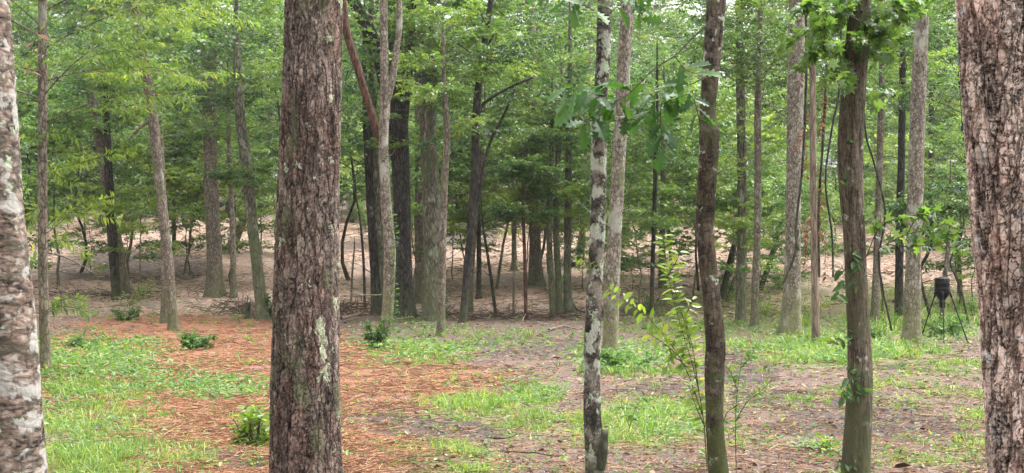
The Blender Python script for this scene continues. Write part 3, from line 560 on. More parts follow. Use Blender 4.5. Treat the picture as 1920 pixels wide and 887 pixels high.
 ('slender_tree', 'slender light trunk just right of the fine grained trunk', 'bark_brown', [(1640, 610, 17), (1643, 520, 14), (1647, 400, 13), (1651, 250, 12), (1654, 120, 11)], None, dict(ext=4, crowns=[dict(lo=250, hi=20, nl=12, L0=1.8)])),
 ('dark_tree', 'dark straight trunk left of the lichened trunk by the feeder', 'bark_dark', [(1686, 602, 18), (1686, 540, 16), (1687, 440, 15), (1690, 300, 14), (1692, 150, 12)], None, dict(ext=4, crowns=[dict(lo=180, hi=-20, nl=12, L0=2.)])),
 ('lichen_grey_tree', 'stout grey green lichened trunk next to the black feeder', 'bark_pale', [(1709, 644, 31), (1710, 600, 30), (1712, 500, 30), (1716, 380, 29), (1721, 220, 28), (1726, 80, 26), (1729, 0, 24)], None, dict(ns=32, n=90, ext=5)),
 ('dark_tree', 'thin dark far trunk above the black feeder', 'bark_dark', [(1748, 470, 12), (1746, 360, 11), (1746, 250, 10), (1747, 130, 9)], None, dict(ext=4, crowns=[dict(lo=300, hi=60, nl=18, L0=2.6, lsize=.14)])),
 ('young_tree', 'short grey trunk standing straight behind the feeder legs', 'bark_brown', [(1766, 606, 11), (1770, 540, 9), (1776, 480, 8), (1780, 420, 7)], None, dict(ext=2, crowns=[dict(lo=470, hi=330, nl=10, L0=1.0)])),
 ('crooked_sapling', 'thin crooked dark sapling to the left of the feeder barrel', 'bark_dark', [(1748, 612, 6), (1735, 560, 6), (1725, 510, 6), (1740, 475, 6), (1752, 440, 5)], 45, dict(ext=1, ns=8)),
 ('crooked_sapling', 'thin wavy sapling between the feeder and the shaggy trunk', 'bark_dark', [(1818, 615, 5), (1806, 560, 5), (1793, 520, 5), (1782, 490, 4), (1800, 450, 4)], None, dict(ext=1, ns=8)),
 ('whip_sapling', 'leafless whip of a sapling left of the dark thin trunk', 'bark_dark', [(684, 578, 5), (682, 500, 5), (676, 420, 4), (668, 370, 3)], None, dict(ext=.8, ns=8)),
 ('whip_sapling', 'shorter leafless whip close to the pine trunk', 'bark_brown', [(658, 574, 4), (660, 520, 4), (664, 470, 3)], None, dict(ext=.5, ns=8)),
 ('whip_sapling', 'leafless whip standing before the pale upper slope sapling', 'bark_brown', [(963, 592, 4), (963, 540, 4), (965, 480, 3), (968, 420, 3)], None, dict(ext=.8, ns=8)),
]
BUILT = []
for nm, lb, mt, pts, D, kw in TREES:
    BUILT.append(tree(nm, lb, mt, pts, D, **kw))
byl = {t['label']: t for t in BUILT}

# ------------------------------------------------------------------ understory trees and the far wood (copies of a few grown kinds)
def grow_proto(name, seed, H, rtrunk, c0, nl, L0, lsize, leaf, mat, shape=DIAMOND, nsub=8, ntw=6, nlf=8, droop=.25, el=(0, 40), env=None, twl=.4):
    rg = np.random.default_rng(seed); k = 14
    z = np.linspace(0, 1, k); wob = np.cumsum(rg.normal(0, .012 * H, (k, 2)), 0); wob -= wob[0]
    path = np.column_stack([wob, z * H - .1]); rad = rtrunk * (1 - z * .9)
    wd = MB(); lf = MB(); tube(wd, path, rad, 9, True, .08, seed, .3)
    crown(rg, path, rad, c0, H * .97, nl, L0, el, nsub, ntw, nlf, lsize, shape, droop, twl, wd, lf, env)
    r = root(name, None, None, (0, 0, 0))
    part('trunk', wd, M[mat], r); part('crown', lf, M[leaf], r, smooth=False)
    return r
UND = [grow_proto('understory_tree', 301, 9, .07, 2.6, 26, 2.3, .125, 'leaf_mid', 'bark_brown', STAR, 8, 6, 8, twl=.3),
       grow_proto('understory_tree', 302, 10, .08, 3.0, 28, 2.6, .12, 'leaf_mid', 'bark_dark', DIAMOND, 8, 7, 10, twl=.3),
       grow_proto('understory_tree', 303, 8, .06, 2.2, 26, 2.0, .12, 'leaf_bright', 'bark_brown', STAR, 8, 6, 8, twl=.3),
       grow_proto('understory_tree', 304, 11, .09, 2.8, 32, 2.6, .13, 'leaf_mid', 'bark_dark', OVAL, 8, 6, 9, twl=.3)]
FAR = [grow_proto('far_tree', 311, 13, .12, .7, 44, 3.0, .17, 'leaf_far', 'bark_brown', DIAMOND, 9, 7, 9),
       grow_proto('far_tree', 312, 15, .13, 1.2, 46, 3.3, .17, 'leaf_mid', 'bark_dark', DIAMOND, 9, 7, 9),
       grow_proto('far_tree', 313, 12, .1, .5, 44, 2.8, .16, 'leaf_bright', 'bark_pale', DIAMOND, 9, 7, 9)]
TALL = [grow_proto('tall_tree', 321, 24, .22, 4, 60, 4.2, .22, 'leaf_far', 'bark_brown', DIAMOND, 10, 8, 9, twl=.55),
        grow_proto('tall_tree', 322, 26, .24, 6, 60, 4.6, .22, 'leaf_mid', 'bark_dark', DIAMOND, 10, 8, 9, twl=.55),
        grow_proto('tall_tree', 323, 22, .2, 3, 56, 4.0, .21, 'leaf_bright', 'bark_pale', DIAMOND, 10, 8, 9, twl=.55)]
used = set()
def plant(proto, x, y, s, rz, label, cat, group):
    if proto.name not in used: o = proto; used.add(proto.name)
    else: o = copy_tree(proto)
    o.location = (x, y, gz(x, y)); o.rotation_euler = (0, 0, rz); o.scale = (s, s, s * random.uniform(.92, 1.1))
    tagit(o, label, cat, group); return o
def plant_px(proto, px, D, s, rz, *a): return plant(proto, (px - CX) / F * D, D, s, rz, *a)
# (photo column, distance, kind, scale)
UL = [(20, 57, 0, 1.0), (110, 57, 2, 1.0), (150, 62, 1, .9), (240, 60, 0, 1.1), (345, 60, 2, 1.05), (300, 85, 3, 1.), (440, 64, 0, 1.), (535, 62, 1, 1.1), (60, 87, 1, 1.1), (190, 83, 3, 1.1), (400, 87, 2, 1.2), (520, 87, 0, 1.2)]
UC = [(655, 58, 1, 1.), (690, 89, 0, 1.1), (790, 56, 0, 1.), (850, 87, 3, .9), (930, 56, 2, 1.1), (960, 85, 1, 1.1), (1010, 60, 0, 1.05), (760, 85, 2, 1.2), (880, 85, 1, 1.2), (1080, 91, 0, 1.2)]
UR = [(1180, 87, 2, .95), (1250, 58, 0, 1.), (1300, 83, 1, 1.1), (1370, 60, 2, 1.), (1440, 89, 0, 1.1), (1560, 87, 1, 1.), (1640, 85, 2, 1.15), (1760, 87, 0, 1.2), (1800, 54, 3, 1.), (1840, 85, 2, 1.2), (1500, 85, 2, 1.2), (1780, 85, 1, 1.2), (1220, 89, 1, 1.2), (1400, 89, 3, 1.1)]
for lst, lb, gp in ((UL, 'leafy young tree between the smooth barked trunk and the pine', 'leafy young trees left of the pine'),
                    (UC, 'leafy young tree between the pine and the lichen blotched trunk', 'leafy young trees right of the pine'),
                    (UR, 'leafy young tree between the lichen blotched trunk and the shaggy trunk', 'leafy young trees on the right half')):
    for q, (px, D, k, s) in enumerate(lst):
        if D >= 83 and q % 3: continue
        plant_px(UND[k], px, D, s, random.uniform(0, 6.28), lb, 'tree', gp)
def jit(n, y0, y1, seed):
    rg = np.random.default_rng(seed); t = (np.arange(n) + rg.random(n)) / n; rg.shuffle(t)
    ys = y0 + (y1 - y0) * (np.arange(n) + rg.random(n)) / n
    xs = (t * 2 - 1) * (ys * .43 + 9); return xs, ys
for x, y in zip(*jit(37, 88, 122, 5)):
    plant(FAR[random.randrange(3)], x, y, random.uniform(.75, 1.15), random.uniform(0, 6.28), 'bushy tree along the edge of the wood behind the clearing', 'tree', 'trees along the far wood edge')
for x, y in zip(*jit(37, 112, 175, 6)):
    plant(TALL[random.randrange(3)], x, y, random.uniform(.8, 1.15), random.uniform(0, 6.28), 'tall hazy tree deep in the wood behind the clearing', 'tree', 'tall trees deep in the wood')
# far brush
def bush_mesh(rg, n, rx, h, lsize, shape, nlf=7, droop=.2, twl=.35, stems=9, vb=0.):
    wd = MB(); lf = MB()
    az = rg.uniform(0, 6.28, stems); tip = np.column_stack([np.cos(az) * rx * rg.uniform(.2, .9, stems), np.sin(az) * rx * rg.uniform(.2, .9, stems), h * rg.uniform(.6, 1., stems)])
    b0 = np.column_stack([np.cos(az) * rx * .08, np.sin(az) * rx * .08, np.full(stems, -.05)])
    sticks(wd, b0, tip, .012 + .006 * h, .004, 5)
    k = rg.integers(0, stems, n); t = rg.uniform(.15, 1, n)[:, None]
    P = b0[k] * (1 - t) + tip[k] * t; d = norm(P * np.array([1, 1, .5]) + rg.normal(0, .5, (n, 3)) * rx)
    sticks(wd, P, P + d * twl * .8, .003, .001, 3)
    twigleaves(rg, lf, P, d, twl * rg.uniform(.6, 1.4, n), nlf, lsize, shape, droop, .6, vb)
    return wd, lf
def bush(name, label, cat, loc, n, rx, h, lsize, shape, leaf, seed, group=None, **k):
    rg = np.random.default_rng(seed); wd, lf = bush_mesh(rg, n, rx, h, lsize, shape, **k)
    r = root(name, label, cat, loc, group); part('stems', wd, M['twig'], r); part('leaves', lf, M[leaf], r, smooth=False); return r
BB = [bush('far_bush', None, None, (0, 0, 0), 230, 1.5, 2.0, .13, DIAMOND, l, 400 + i) for i, l in enumerate(('leaf_far', 'leaf_bright', 'leaf_mid'))]
for x, y in zip(*jit(90, 74, 98, 8)):
    if y < 84 and fbm(np.array([x / 9]), np.array([y / 9]), 33, 2)[0] < .5: y += 10
    s = random.uniform(.5, 1.6); o = plant(BB[random.randrange(3)], x, y, s, random.uniform(0, 6.28), 'low bush of the thicket where the clearing meets the wood', 'bush', 'bushes along the far wood edge')
SAP = [grow_proto('leafy_sapling', 331, 5, .028, .7, 22, 1.0, .11, 'leaf_mid', 'bark_dark', DIAMOND, 6, 5, 7, twl=.3), grow_proto('leafy_sapling', 332, 6.5, .034, 1.4, 24, 1.2, .11, 'leaf_bright', 'bark_brown', STAR, 6, 5, 6, twl=.3), grow_proto('leafy_sapling', 333, 4, .022, .9, 18, .8, .1, 'leaf_far', 'bark_dark', OVAL, 6, 5, 7, twl=.3)]
for x, y in zip(*jit(86, 48, 88, 12)):
    s = random.uniform(.7, 1.5); plant(SAP[random.randrange(3)], x, y, s, random.uniform(0, 6.28), 'thin leafy sapling growing on the clearing behind the grass', 'sapling', 'saplings scattered over the clearing')

rgs = np.random.default_rng(91)
for k in range(10):
    px = rgs.uniform(990, 1480) if k < 8 else rgs.uniform(640, 990); y = rgs.uniform(44, 62); s = rgs.uniform(.5, .95)
    plant_px(SAP[(1, 1, 2, 1)[k % 4]], px, y, s, rgs.uniform(0, 6.28), 'thin leafy sapling growing on the clearing behind the grass', 'sapling', 'saplings scattered over the clearing')
# ------------------------------------------------------------------ bushes and plants one can point at
def gbush(px, py, *a, **k):
    name, label, cat = a[:3]; p = gpt(px, py); return bush(name, label, cat, p, *a[3:], **k)
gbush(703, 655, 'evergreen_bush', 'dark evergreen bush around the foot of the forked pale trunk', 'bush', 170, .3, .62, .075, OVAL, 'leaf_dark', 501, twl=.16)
gbush(368, 655, 'leafy_plant', 'bright round leaved plant on the orange straw by the bowing trunk', 'plant', 130, .5, .34, .1, OVAL, 'weed', 502, twl=.18)
gbush(478, 842, 'leafy_plant', 'bright leafy plant growing at the left side of the pine foot', 'plant', 60, .2, .3, .07, OVAL, 'leaf_bright', 503, twl=.1)
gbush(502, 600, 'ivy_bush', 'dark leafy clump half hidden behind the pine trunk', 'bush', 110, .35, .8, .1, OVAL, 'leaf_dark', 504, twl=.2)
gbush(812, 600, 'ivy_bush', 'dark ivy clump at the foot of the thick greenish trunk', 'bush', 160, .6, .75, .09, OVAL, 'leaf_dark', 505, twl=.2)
gbush(1170, 695, 'leafy_plant', 'low spreading green clump at the foot of the pale grey tan trunk', 'plant', 150, .5, .28, .075, OVAL, 'weed', 506, twl=.14)
gbush(1565, 660, 'leafy_plant', 'bright yellow green weeds between scraped pink trunk and fine grained trunk', 'plant', 140, .55, .32, .08, OVAL, 'leaf_bright', 507, twl=.16)
gbush(1360, 560, 'leafy_bush', 'fresh green bush behind the mossy bent trunk', 'bush', 130, .6, 1.3, .1, OVAL, 'weed', 508, twl=.25)
gbush(1465, 545, 'leafy_bush', 'green bush left of the biggest pale trunk', 'bush', 110, .8, .9, .1, OVAL, 'weed', 509, twl=.25)
gbush(1775, 630, 'leafy_bush', 'spread of green weeds around the feeder legs', 'bush', 150, .9, .5, .085, OVAL, 'weed', 510, twl=.2)
gbush(1830, 600, 'leafy_bush', 'green bush between the feeder and the shaggy trunk', 'bush', 90, .5, .7, .09, OVAL, 'weed', 511, twl=.2)
gbush(1545, 848, 'seedling', 'tiny pale green seedling on bare dirt left of the fine grained trunk', 'plant', 12, .07, .1, .045, OVAL, 'leaf_bright', 512, twl=.05, stems=4)
gbush(1645, 642, 'leafy_plant', 'broad leaved clump right of the fine grained trunk', 'plant', 70, .35, .4, .09, OVAL, 'weed', 513, twl=.16)
gbush(155, 655, 'leafy_plant', 'green plant sprawling beside the thin lichen grey trunk', 'plant', 90, .5, .3, .08, OVAL, 'weed', 514, twl=.16)
gbush(235, 600, 'leafy_bush', 'low dark green bush beneath the torn cedar branch', 'bush', 120, .8, .45, .08, OVAL, 'leaf_dark', 515, twl=.2)
gbush(905, 500, 'seedling', 'small bright seedling alone on the orange straw slope', 'plant', 25, .3, .4, .1, OVAL, 'leaf_bright', 516, twl=.15, stems=5)
gbush(1045, 560, 'leafy_bush', 'thin green bush among the three mossy stems', 'bush', 60, .8, 1.1, .09, OVAL, 'leaf_mid', 517, twl=.25)
gbush(1215, 590, 'leafy_bush', 'dusky green bush at the foot of the thin dark sapling', 'bush', 120, .8, .8, .08, OVAL, 'leaf_mid', 518, twl=.25)

def stemmed(name, label, cat, base, stems, D, leaf, lsize, shape, step=.05, wr=.004, seed=1, droop=.2, stemmat='twig_green', dj=.0, leafname='leaves'):
    "thin stems given as photo points at distance D, leaves alternating along them"
    rg = np.random.default_rng(seed); r = root(name, label, cat, base); loc = np.array(base)
    wd = MB(); lf = MB()
    for st in stems:
        f0 = 0.
        if isinstance(st, tuple): st, f0 = st
        pts = np.array([at(px, py, D + (o[0] if o else 0)) for px, py, *o in st]); 
        q = smooth_path(pts, 30); L = np.linalg.norm(np.diff(q, axis=0), axis=1).sum()
        tube(wd, q, np.linspace(wr, wr * .35, 30), 6)
        m = max(3, int(L * (1 - f0) / step)); t = f0 + (1 - f0) * (np.arange(m) + .5) / m
        i = np.minimum((t * 29).astype(int), 28); f = (t * 29 - i)[:, None]
        P = q[i] * (1 - f) + q[i + 1] * f; d = norm(q[i + 1] - q[i])
        sg = np.where(np.arange(m) % 2, 1, -1)[:, None]; pr = norm(np.cross(d, np.array([[0, 1., .2]])))
        X = d * .5 + pr * sg + rg.normal(0, .35, (m, 3)) + np.array([0, 0, -droop]); Z = np.array([0, -.35, .9]) + rg.normal(0, .4, (m, 3))
        leaves(lf, P, X, Z, lsize * rg.uniform(.7, 1.2, m), shape, np.clip(rg.normal(.6, .2, m), 0, .96))
    part('stems', wd, M[stemmat], r, loc); part(leafname, lf, M[leaf], r, loc, smooth=False)
    return r
b = np.array([(1326 - CX) / F * 10.2, 10.2, 0]); b[2] = gz(b[0], b[1])
stemmed('bright_sapling', 'young sapling with bright yellow green shoots fanning out behind the mossy bent trunk', 'sapling', b,
        [[(1326, 880), (1318, 780), (1300, 690), (1270, 590), (1252, 510), (1243, 440)], ([(1318, 780), (1280, 680), (1220, 600), (1165, 560), (1140, 540)], .25), ([(1310, 730), (1296, 640), (1272, 570), (1262, 520)], .2), ([(1322, 800), (1304, 760), (1290, 720)], 0.), ([(1270, 665), (1240, 640), (1215, 625)], 0.), ([(1295, 650), (1285, 600), (1300, 560)], .2), ([(1250, 520), (1268, 490), (1275, 470)], 0.), ([(1290, 690), (1262, 668), (1250, 690)], .1)],
        10.2, 'leaf_bright', .08, OVAL, .019, .0045, 21, .25)
b = np.array([(1381 - CX) / F * 9.6, 9.6, 0]); b[2] = gz(b[0], b[1])
stemmed('fern_leaved_sapling', 'thin dark sapling with ferny sprays right of the mossy bent trunk', 'sapling', b,
        [([(1381, 900), (1379, 800), (1382, 740), (1392, 665)], .35), ([(1380, 790), (1400, 755), (1425, 735), (1448, 712)], .3), ([(1384, 735), (1365, 690), (1340, 678)], .2), ([(1390, 690), (1410, 665), (1420, 640)], .2), ([(1381, 760), (1360, 780), (1352, 830)], .3)],
        9.6, 'weed', .045, OVAL, .01, .0035, 22, .15, 'twig')
b = np.array([(1180 - CX) / F * 11, 11, 0]); b[2] = gz(b[0], b[1])
stemmed('arching_seedling', 'small arching seedling beside the lichen blotched trunk foot', 'sapling', b, [([(1178, 810), (1190, 770), (1205, 745), (1222, 728)], .2), ([(1180, 800), (1170, 770), (1168, 755)], .2)], 11, 'leaf_oak', .06, OVAL, .03, .003, 23, .4)
b = np.array([(1072 - CX) / F * 9.4, 9.4, 0]); b[2] = gz(b[0], b[1])
# sprout on the lichen trunk
def sprout(t, branch, D, leafm, lsize, shape, step, wr, seed, droop=.3, name='branch', barkm='twig', f0=.25, Zb=(0, -.35, .9)):
    "a twig of a tree: part `branch` with sub-part `leaves`"
    rg = np.random.default_rng(seed); loc = np.array(t.location); wd = MB(); lf = MB()
    if len(branch) == 1 and isinstance(branch[0], list): branch = [branch[0]]
    for st in branch:
        g0 = f0
        if isinstance(st, tuple): st, g0 = st
        pts = np.array([at(px, py, D + (o[0] if o else 0)) for px, py, *o in st]); q = smooth_path(pts, 30); L = np.linalg.norm(np.diff(q, axis=0), axis=1).sum()
        w = wr * (1 if st is branch[0] or not isinstance(branch[0], list) else .6)
        tube(wd, q, np.linspace(w, w * .35, 30), 7, True, .1, seed)
        m = max(2, int(L * (1 - g0) / step)) if step else 0
        if m and g0 < 1:
            tt = g0 + (1 - g0) * (np.arange(m) + .6) / m; tt = np.minimum(tt, .999); i = np.minimum((tt * 29).astype(int), 28); f = (tt * 29 - i)[:, None]
            P = q[i] * (1 - f) + q[i + 1] * f; d = norm(q[i + 1] - q[i]); sg = np.where(np.arange(m) % 2, 1, -1)[:, None]; pr = norm(np.cross(d, np.array([[0, 1., .3]])))
            X = d * .5 + pr * sg * .9 + rg.normal(0, .4, (m, 3)) + np.array([0, 0, -droop]); Z = np.array(Zb) + rg.normal(0, .45, (m, 3))
            leaves(lf, P, X, Z, lsize * rg.uniform(.65, 1.2, m), shape, np.clip(rg.normal(.5, .25, m), 0, .96))
    o = part(name, wd, M[barkm], t, loc)
    if lf.n:
        l = part('leaves', lf, M[leafm], o, loc * 0 + loc, smooth=False)
    return o
# oak boughs hanging in front of the mossy trunk
OK_ = ('leaf_oak', .155, OAK, .036)
sprout(mossy, [([(1352, 25), (1300, 70), (1265, 105), (1225, 130), (1180, 175), (1145, 190), (1100, 170, -.3), (1050, 160, -.4)], .45), ([(1265, 105), (1285, 130), (1310, 140)], .2), ([(1145, 190), (1120, 210), (1085, 240, -.2)], .1)], 8.7, *OK_, .0045, 31, .6)
sprout(mossy, [([(1326, 300), (1300, 185), (1270, 185), (1230, 200), (1200, 225), (1170, 215)], .25), ([(1200, 225), (1160, 225), (1110, 240)], .2), ([(1240, 196), (1238, 230), (1245, 280)], .1)], 8.75, *OK_, .0035, 32, .9)
sprout(mossy, [([(1330, 140), (1290, 160), (1250, 165), (1215, 180)], .3)], 8.75, *OK_, .0035, 35, .9)
sprout(lich, [([(1122, 230), (1095, 220), (1072, 195), (1062, 160)], .3)], 8.8, *OK_, .0035, 33, .8)
sprout(lich, [([(1128, 40), (1160, 10), (1190, -10), (1230, -20)], .1), ([(1190, -10), (1195, 15), (1205, 40)], .1)], 8.8, *OK_, .0035, 36, .8)
sprout(lich, [([(1130, 30), (1095, 10), (1050, -5), (1010, -20)], .1)], 8.8, *OK_, .0035, 37, .8)
sprout(lich, [([(1124, 205), (1160, 195), (1182, 188)], .5)], 8.8, *OK_, .0035, 38, .8)
sprout(lich, [([(1112, 505), (1095, 500), (1080, 495)], .05), ([(1113, 510), (1098, 490), (1085, 478)], .1)], 8.95, 'leaf_bright', .06, LANCE, .012, .002, 34, .5, 'twig', 'twig_green')
w = MB(); a0 = at(1122, 890, 8.95); q = smooth_path([at(1126, 880, 8.95), at(1131, 840, 8.93), at(1134, 806, 8.92)], 12); tube(w, q, [.028, .03, .031, .031, .03, .03, .029, .028, .027, .026, .024, .02], 20, True, .3, 5); sub(lich, 'broken_stub', w, 'bark_dark')
w = MB(); q = smooth_path([at(1308, 380, 8.95), at(1330, 340, 8.85), at(1350, 322, 8.8), at(1362, 318, 8.8)], 12); tube(w, q, np.linspace(.006, .002, 12), 6); sub(mossy, 'twig', w, 'twig')
w = MB(); q = smooth_path([at(1310, 545, 8.93), at(1306, 500, 8.9), at(1305, 460, 8.9), at(1312, 420, 8.93)], 14); tube(w, q, np.linspace(.009, .007, 14), 8, True, .2, 2); sub(mossy, 'dead_twig', w, 'bark_dark')
# leafy boughs of the fine-grained tree: high bough against the light, low maple bough
hi = [([(1606, 20), (1580, 40), (1545, 50), (1500, 60), (1475, 90)], .1), ([(1600, 60), (1570, 90), (1530, 100), (1490, 130)], .1), ([(1605, -10), (1560, -10), (1510, 10), (1475, 40)], .1), ([(1612, 40), (1650, 20), (1690, 10), (1740, -5)], .15), ([(1612, 60), (1650, 50), (1690, 35), (1745, 12)], .1), ([(1600, 110), (1570, 130), (1545, 150)], .1),
      ([(1614, 90), (1640, 90), (1665, 100)], .1), ([(1606, 150), (1630, 175), (1640, 200)], .2), ([(1595, 30), (1590, 90), (1575, 150)], .2), ([(1612, -20), (1660, -10), (1700, -30)], .1), ([(1560, 45), (1540, 75), (1520, 90)], .1), ([(1600, 10), (1560, 25), (1525, 40)], .1), ([(1615, 20), (1640, 60), (1690, 80)], .2)]
rgh = np.random.default_rng(77); hi2 = []
for b_, f in hi:
    bb = [((p[0], p[1], .5 * math.sin(k * 2.3)) if k else (p[0], p[1], 0)) for k, p in enumerate(b_)]; hi2.append((bb, f))
    for _ in range(3):                                # side twigs starting on the bough
        k = rgh.integers(0, len(bb) - 1); p = bb[k]; a = rgh.uniform(0, 6.28); L = rgh.uniform(25, 60)
        hi2.append(([p, (p[0] + math.cos(a) * L * .5, p[1] + math.sin(a) * L * .4, p[2] + rgh.normal(0, .15)), (p[0] + math.cos(a) * L, p[1] + math.sin(a) * L * .6 + 8, p[2] + rgh.normal(0, .25))], .2))
sprout(grain, hi2, 9.1, 'leaf_mid', .075, STAR, .017, .005, 41, .35)
sprout(grain, [([(1612, 488), (1640, 470), (1668, 455), (1700, 440), (1740, 432), (1790, 440)], .2), ([(1625, 480), (1650, 425), (1690, 410), (1740, 400)], .3), ([(1660, 458), (1700, 462), (1750, 460), (1815, 468)], .2), ([(1700, 440), (1720, 410), (1760, 395)], .2), ([(1640, 470), (1640, 430), (1625, 400)], .3), ([(1740, 432), (1770, 420), (1800, 432)], .1)], 9.15, 'leaf_mid', .075, STAR, .02, .0045, 42, .35)
sprout(grain, [([(1592, 520), (1575, 540), (1572, 560)], .1), ([(1592, 700), (1585, 730), (1580, 745)], .1), ([(1590, 520), (1580, 505), (1565, 510)], .1)], 9.0, 'leaf_dark', .075, OVAL, .02, .002, 43, .5, 'ivy', 'twig_green')
iv = MB(); rg = np.random.default_rng(44); P = []
for px, py in ((1596, 470), (1604, 500), (1590, 630), (1585, 640), (1592, 690), (1598, 700), (1604, 705), (1606, 735), (1610, 742), (1600, 745), (1588, 745), (1600, 250), (1608, 110), (1596, 330), (1612, 480), (1598, 540), (1580, 870), (1575, 860), (1590, 880)):
    for _ in range(4): P.append(at(px + rg.normal(0, 7), py + rg.normal(0, 8), 9.2 - .1))
P = np.array(P); leaves(iv, P, rg.normal(0, 1, (len(P), 3)) + np.array([0, -.2, -.5]), np.array([0, -1, .3]) + rg.normal(0, .3, (len(P), 3)), .06 * rg.uniform(.6, 1.2, len(P)), OVAL, rg.random(len(P)))
sub(grain, 'ivy', iv, 'leaf_dark', False)
# the left slender tree's low sprigs
T2 = byl['thin upright lichen grey trunk right beside the tall grass patch']
lowb = [([(84, 320), (140, 308), (200, 292), (255, 283)], .2), ([(82, 430), (120, 400), (170, 402), (230, 412)], .15), ([(82, 470), (110, 450), (140, 462), (172, 488)], .3), ([(84, 590), (110, 575), (140, 578), (168, 588)], .2), ([(80, 250), (120, 250), (150, 262)], .1), ([(80, 380), (60, 400), (50, 430)], .2), ([(84, 585), (125, 560), (160, 565)], .2), ([(84, 300), (110, 330), (150, 345)], .2), ([(83, 440), (110, 420), (150, 385), (215, 370)], .4), ([(80, 260), (60, 262), (46, 250)], .1)]
for k, (b_, f) in enumerate(lowb): sprout(T2, [([(b_[0][0], b_[0][1], .38)] + b_[1:], f)], T2['_D'] - .4, 'leaf_bright', .14, LANCE, .016, .006, 45 + k, .35)
sprout(edge_l, [([(40, 105), (52, 98), (62, 85), (70, 60)], .3), ([(45, 110), (55, 120), (60, 140)], .2)], 6.1, 'leaf_dead', .07, OVAL, .03, .002, 46, .6, 'twig')
sprout(edge_l, [([(52, 455), (60, 450), (68, 460), (66, 475)], .2)], 6.1, 'leaf_bright', .05, OVAL, .03, .002, 47, .6, 'twig')
# climbing vine on the forked tree
ft = byl['pale slender trunk that forks high up, rising from a dark bush']
sprout(ft, [([(735, 620), (742, 560), (738, 500), (742, 440), (735, 400)], 0.)], ft['_D'] - .17, 'weed', .12, OVAL, .035, .004, 48, .3, 'climbing_vine', 'twig_green')
mk = MB(); rgm = np.random.default_rng(3)
# scraped pink tree: dead red leaves
sc = byl['thin pinkish bare trunk hung with dead red leaves and vines']
for k, (b_, f) in enumerate([([(1528, 140), (1545, 180), (1540, 260)], .1), ([(1524, 200), (1508, 240), (1512, 330)], .1), ([(1526, 300), (1540, 350), (1538, 440)], .1), ([(1526, 400), (1512, 430), (1510, 500)], .1), ([(1528, 430), (1545, 450), (1548, 520)], .1), ([(1526, 240), (1500, 260), (1492, 280)], .1), ([(1524, 120), (1505, 130), (1498, 170)], .1)]): sprout(sc, [([(1528 - .01 * b_[0][1], b_[0][1], .2)] + b_[1:], f)], sc['_D'] - .2, 'leaf_dead', .13, OVAL, .05, .004, 49 + k, .9, 'dead_branch', 'bark_red')
def vine(label, pts, D, w=5):
    q = smooth_path([at(px, py, D) for px, py in pts], 40); b = q[0].copy(); wv = MB(); tube(wv, q, np.full(40, w / 2 / F * D), 7, True, .25, 4)
    tagit(part('hanging_vine', wv, M['bark_dark'], None, b), label, 'vine')
vine('dark vine hanging before the biggest pale trunk', [(1498, 470), (1492, 430), (1503, 330), (1510, 210), (1512, 100), (1510, -30)], 33)
vine('dark vine right beside the scraped pink trunk', [(1536, 520), (1535, 400), (1542, 280), (1549, 160), (1552, 40), (1556, -30)], 34)
vine('dark vine arching from scraped pink trunk toward the fine grained trunk', [(1562, 520), (1560, 440), (1548, 340), (1560, 240), (1574, 160), (1578, -20)], 35, 4)
vine('short hooked vine against the lower part of biggest pale trunk', [(1467, 532), (1482, 500), (1492, 470), (1496, 430)], 36.5, 5)
vine('loose vine looping down between the thin light trunk and the lichened trunk', [(1672, 620), (1655, 540), (1648, 480), (1660, 400), (1640, 310), (1622, 240), (1618, 100)], 36, 4)
# red dead limb lodged against the forked tree
w = MB(); D = ft['_D'] + .4; q = smooth_path([np.append(at(px, py, D), wd / 2 / F * D) for px, py, wd in ((714, 268, 10), (704, 235, 14), (688, 185, 14), (668, 120, 15), (650, 60, 15), (642, 0, 14), (636, -60, 12))], 50)
tube(w, q[:, :3], q[:, 3], 14, True, .15, 6); tagit(part('fallen_limb', w, M['bark_red'], None, q[0, :3]), 'reddish dead limb leaning against the forked pale tree', 'branch')
# torn cedar branch
p = gpt(238, 575); D = p[1]
stemmed('cedar_branch', 'torn feathery green branch lying propped by the brown leaning trunk', 'branch', p, [([(225, 590), (245, 565), (270, 540), (290, 528)], .1), ([(235, 575), (250, 570), (268, 560)], .1), ([(255, 555), (275, 550), (288, 545)], .1), ([(230, 585), (225, 570), (238, 548)], .1), ([(225, 590), (210, 585), (198, 575)], .1), ([(250, 560), (256, 545), (272, 530)], .1)], D, 'leaf_bright', .2, LANCE, .035, .012, 51, .25, 'twig')

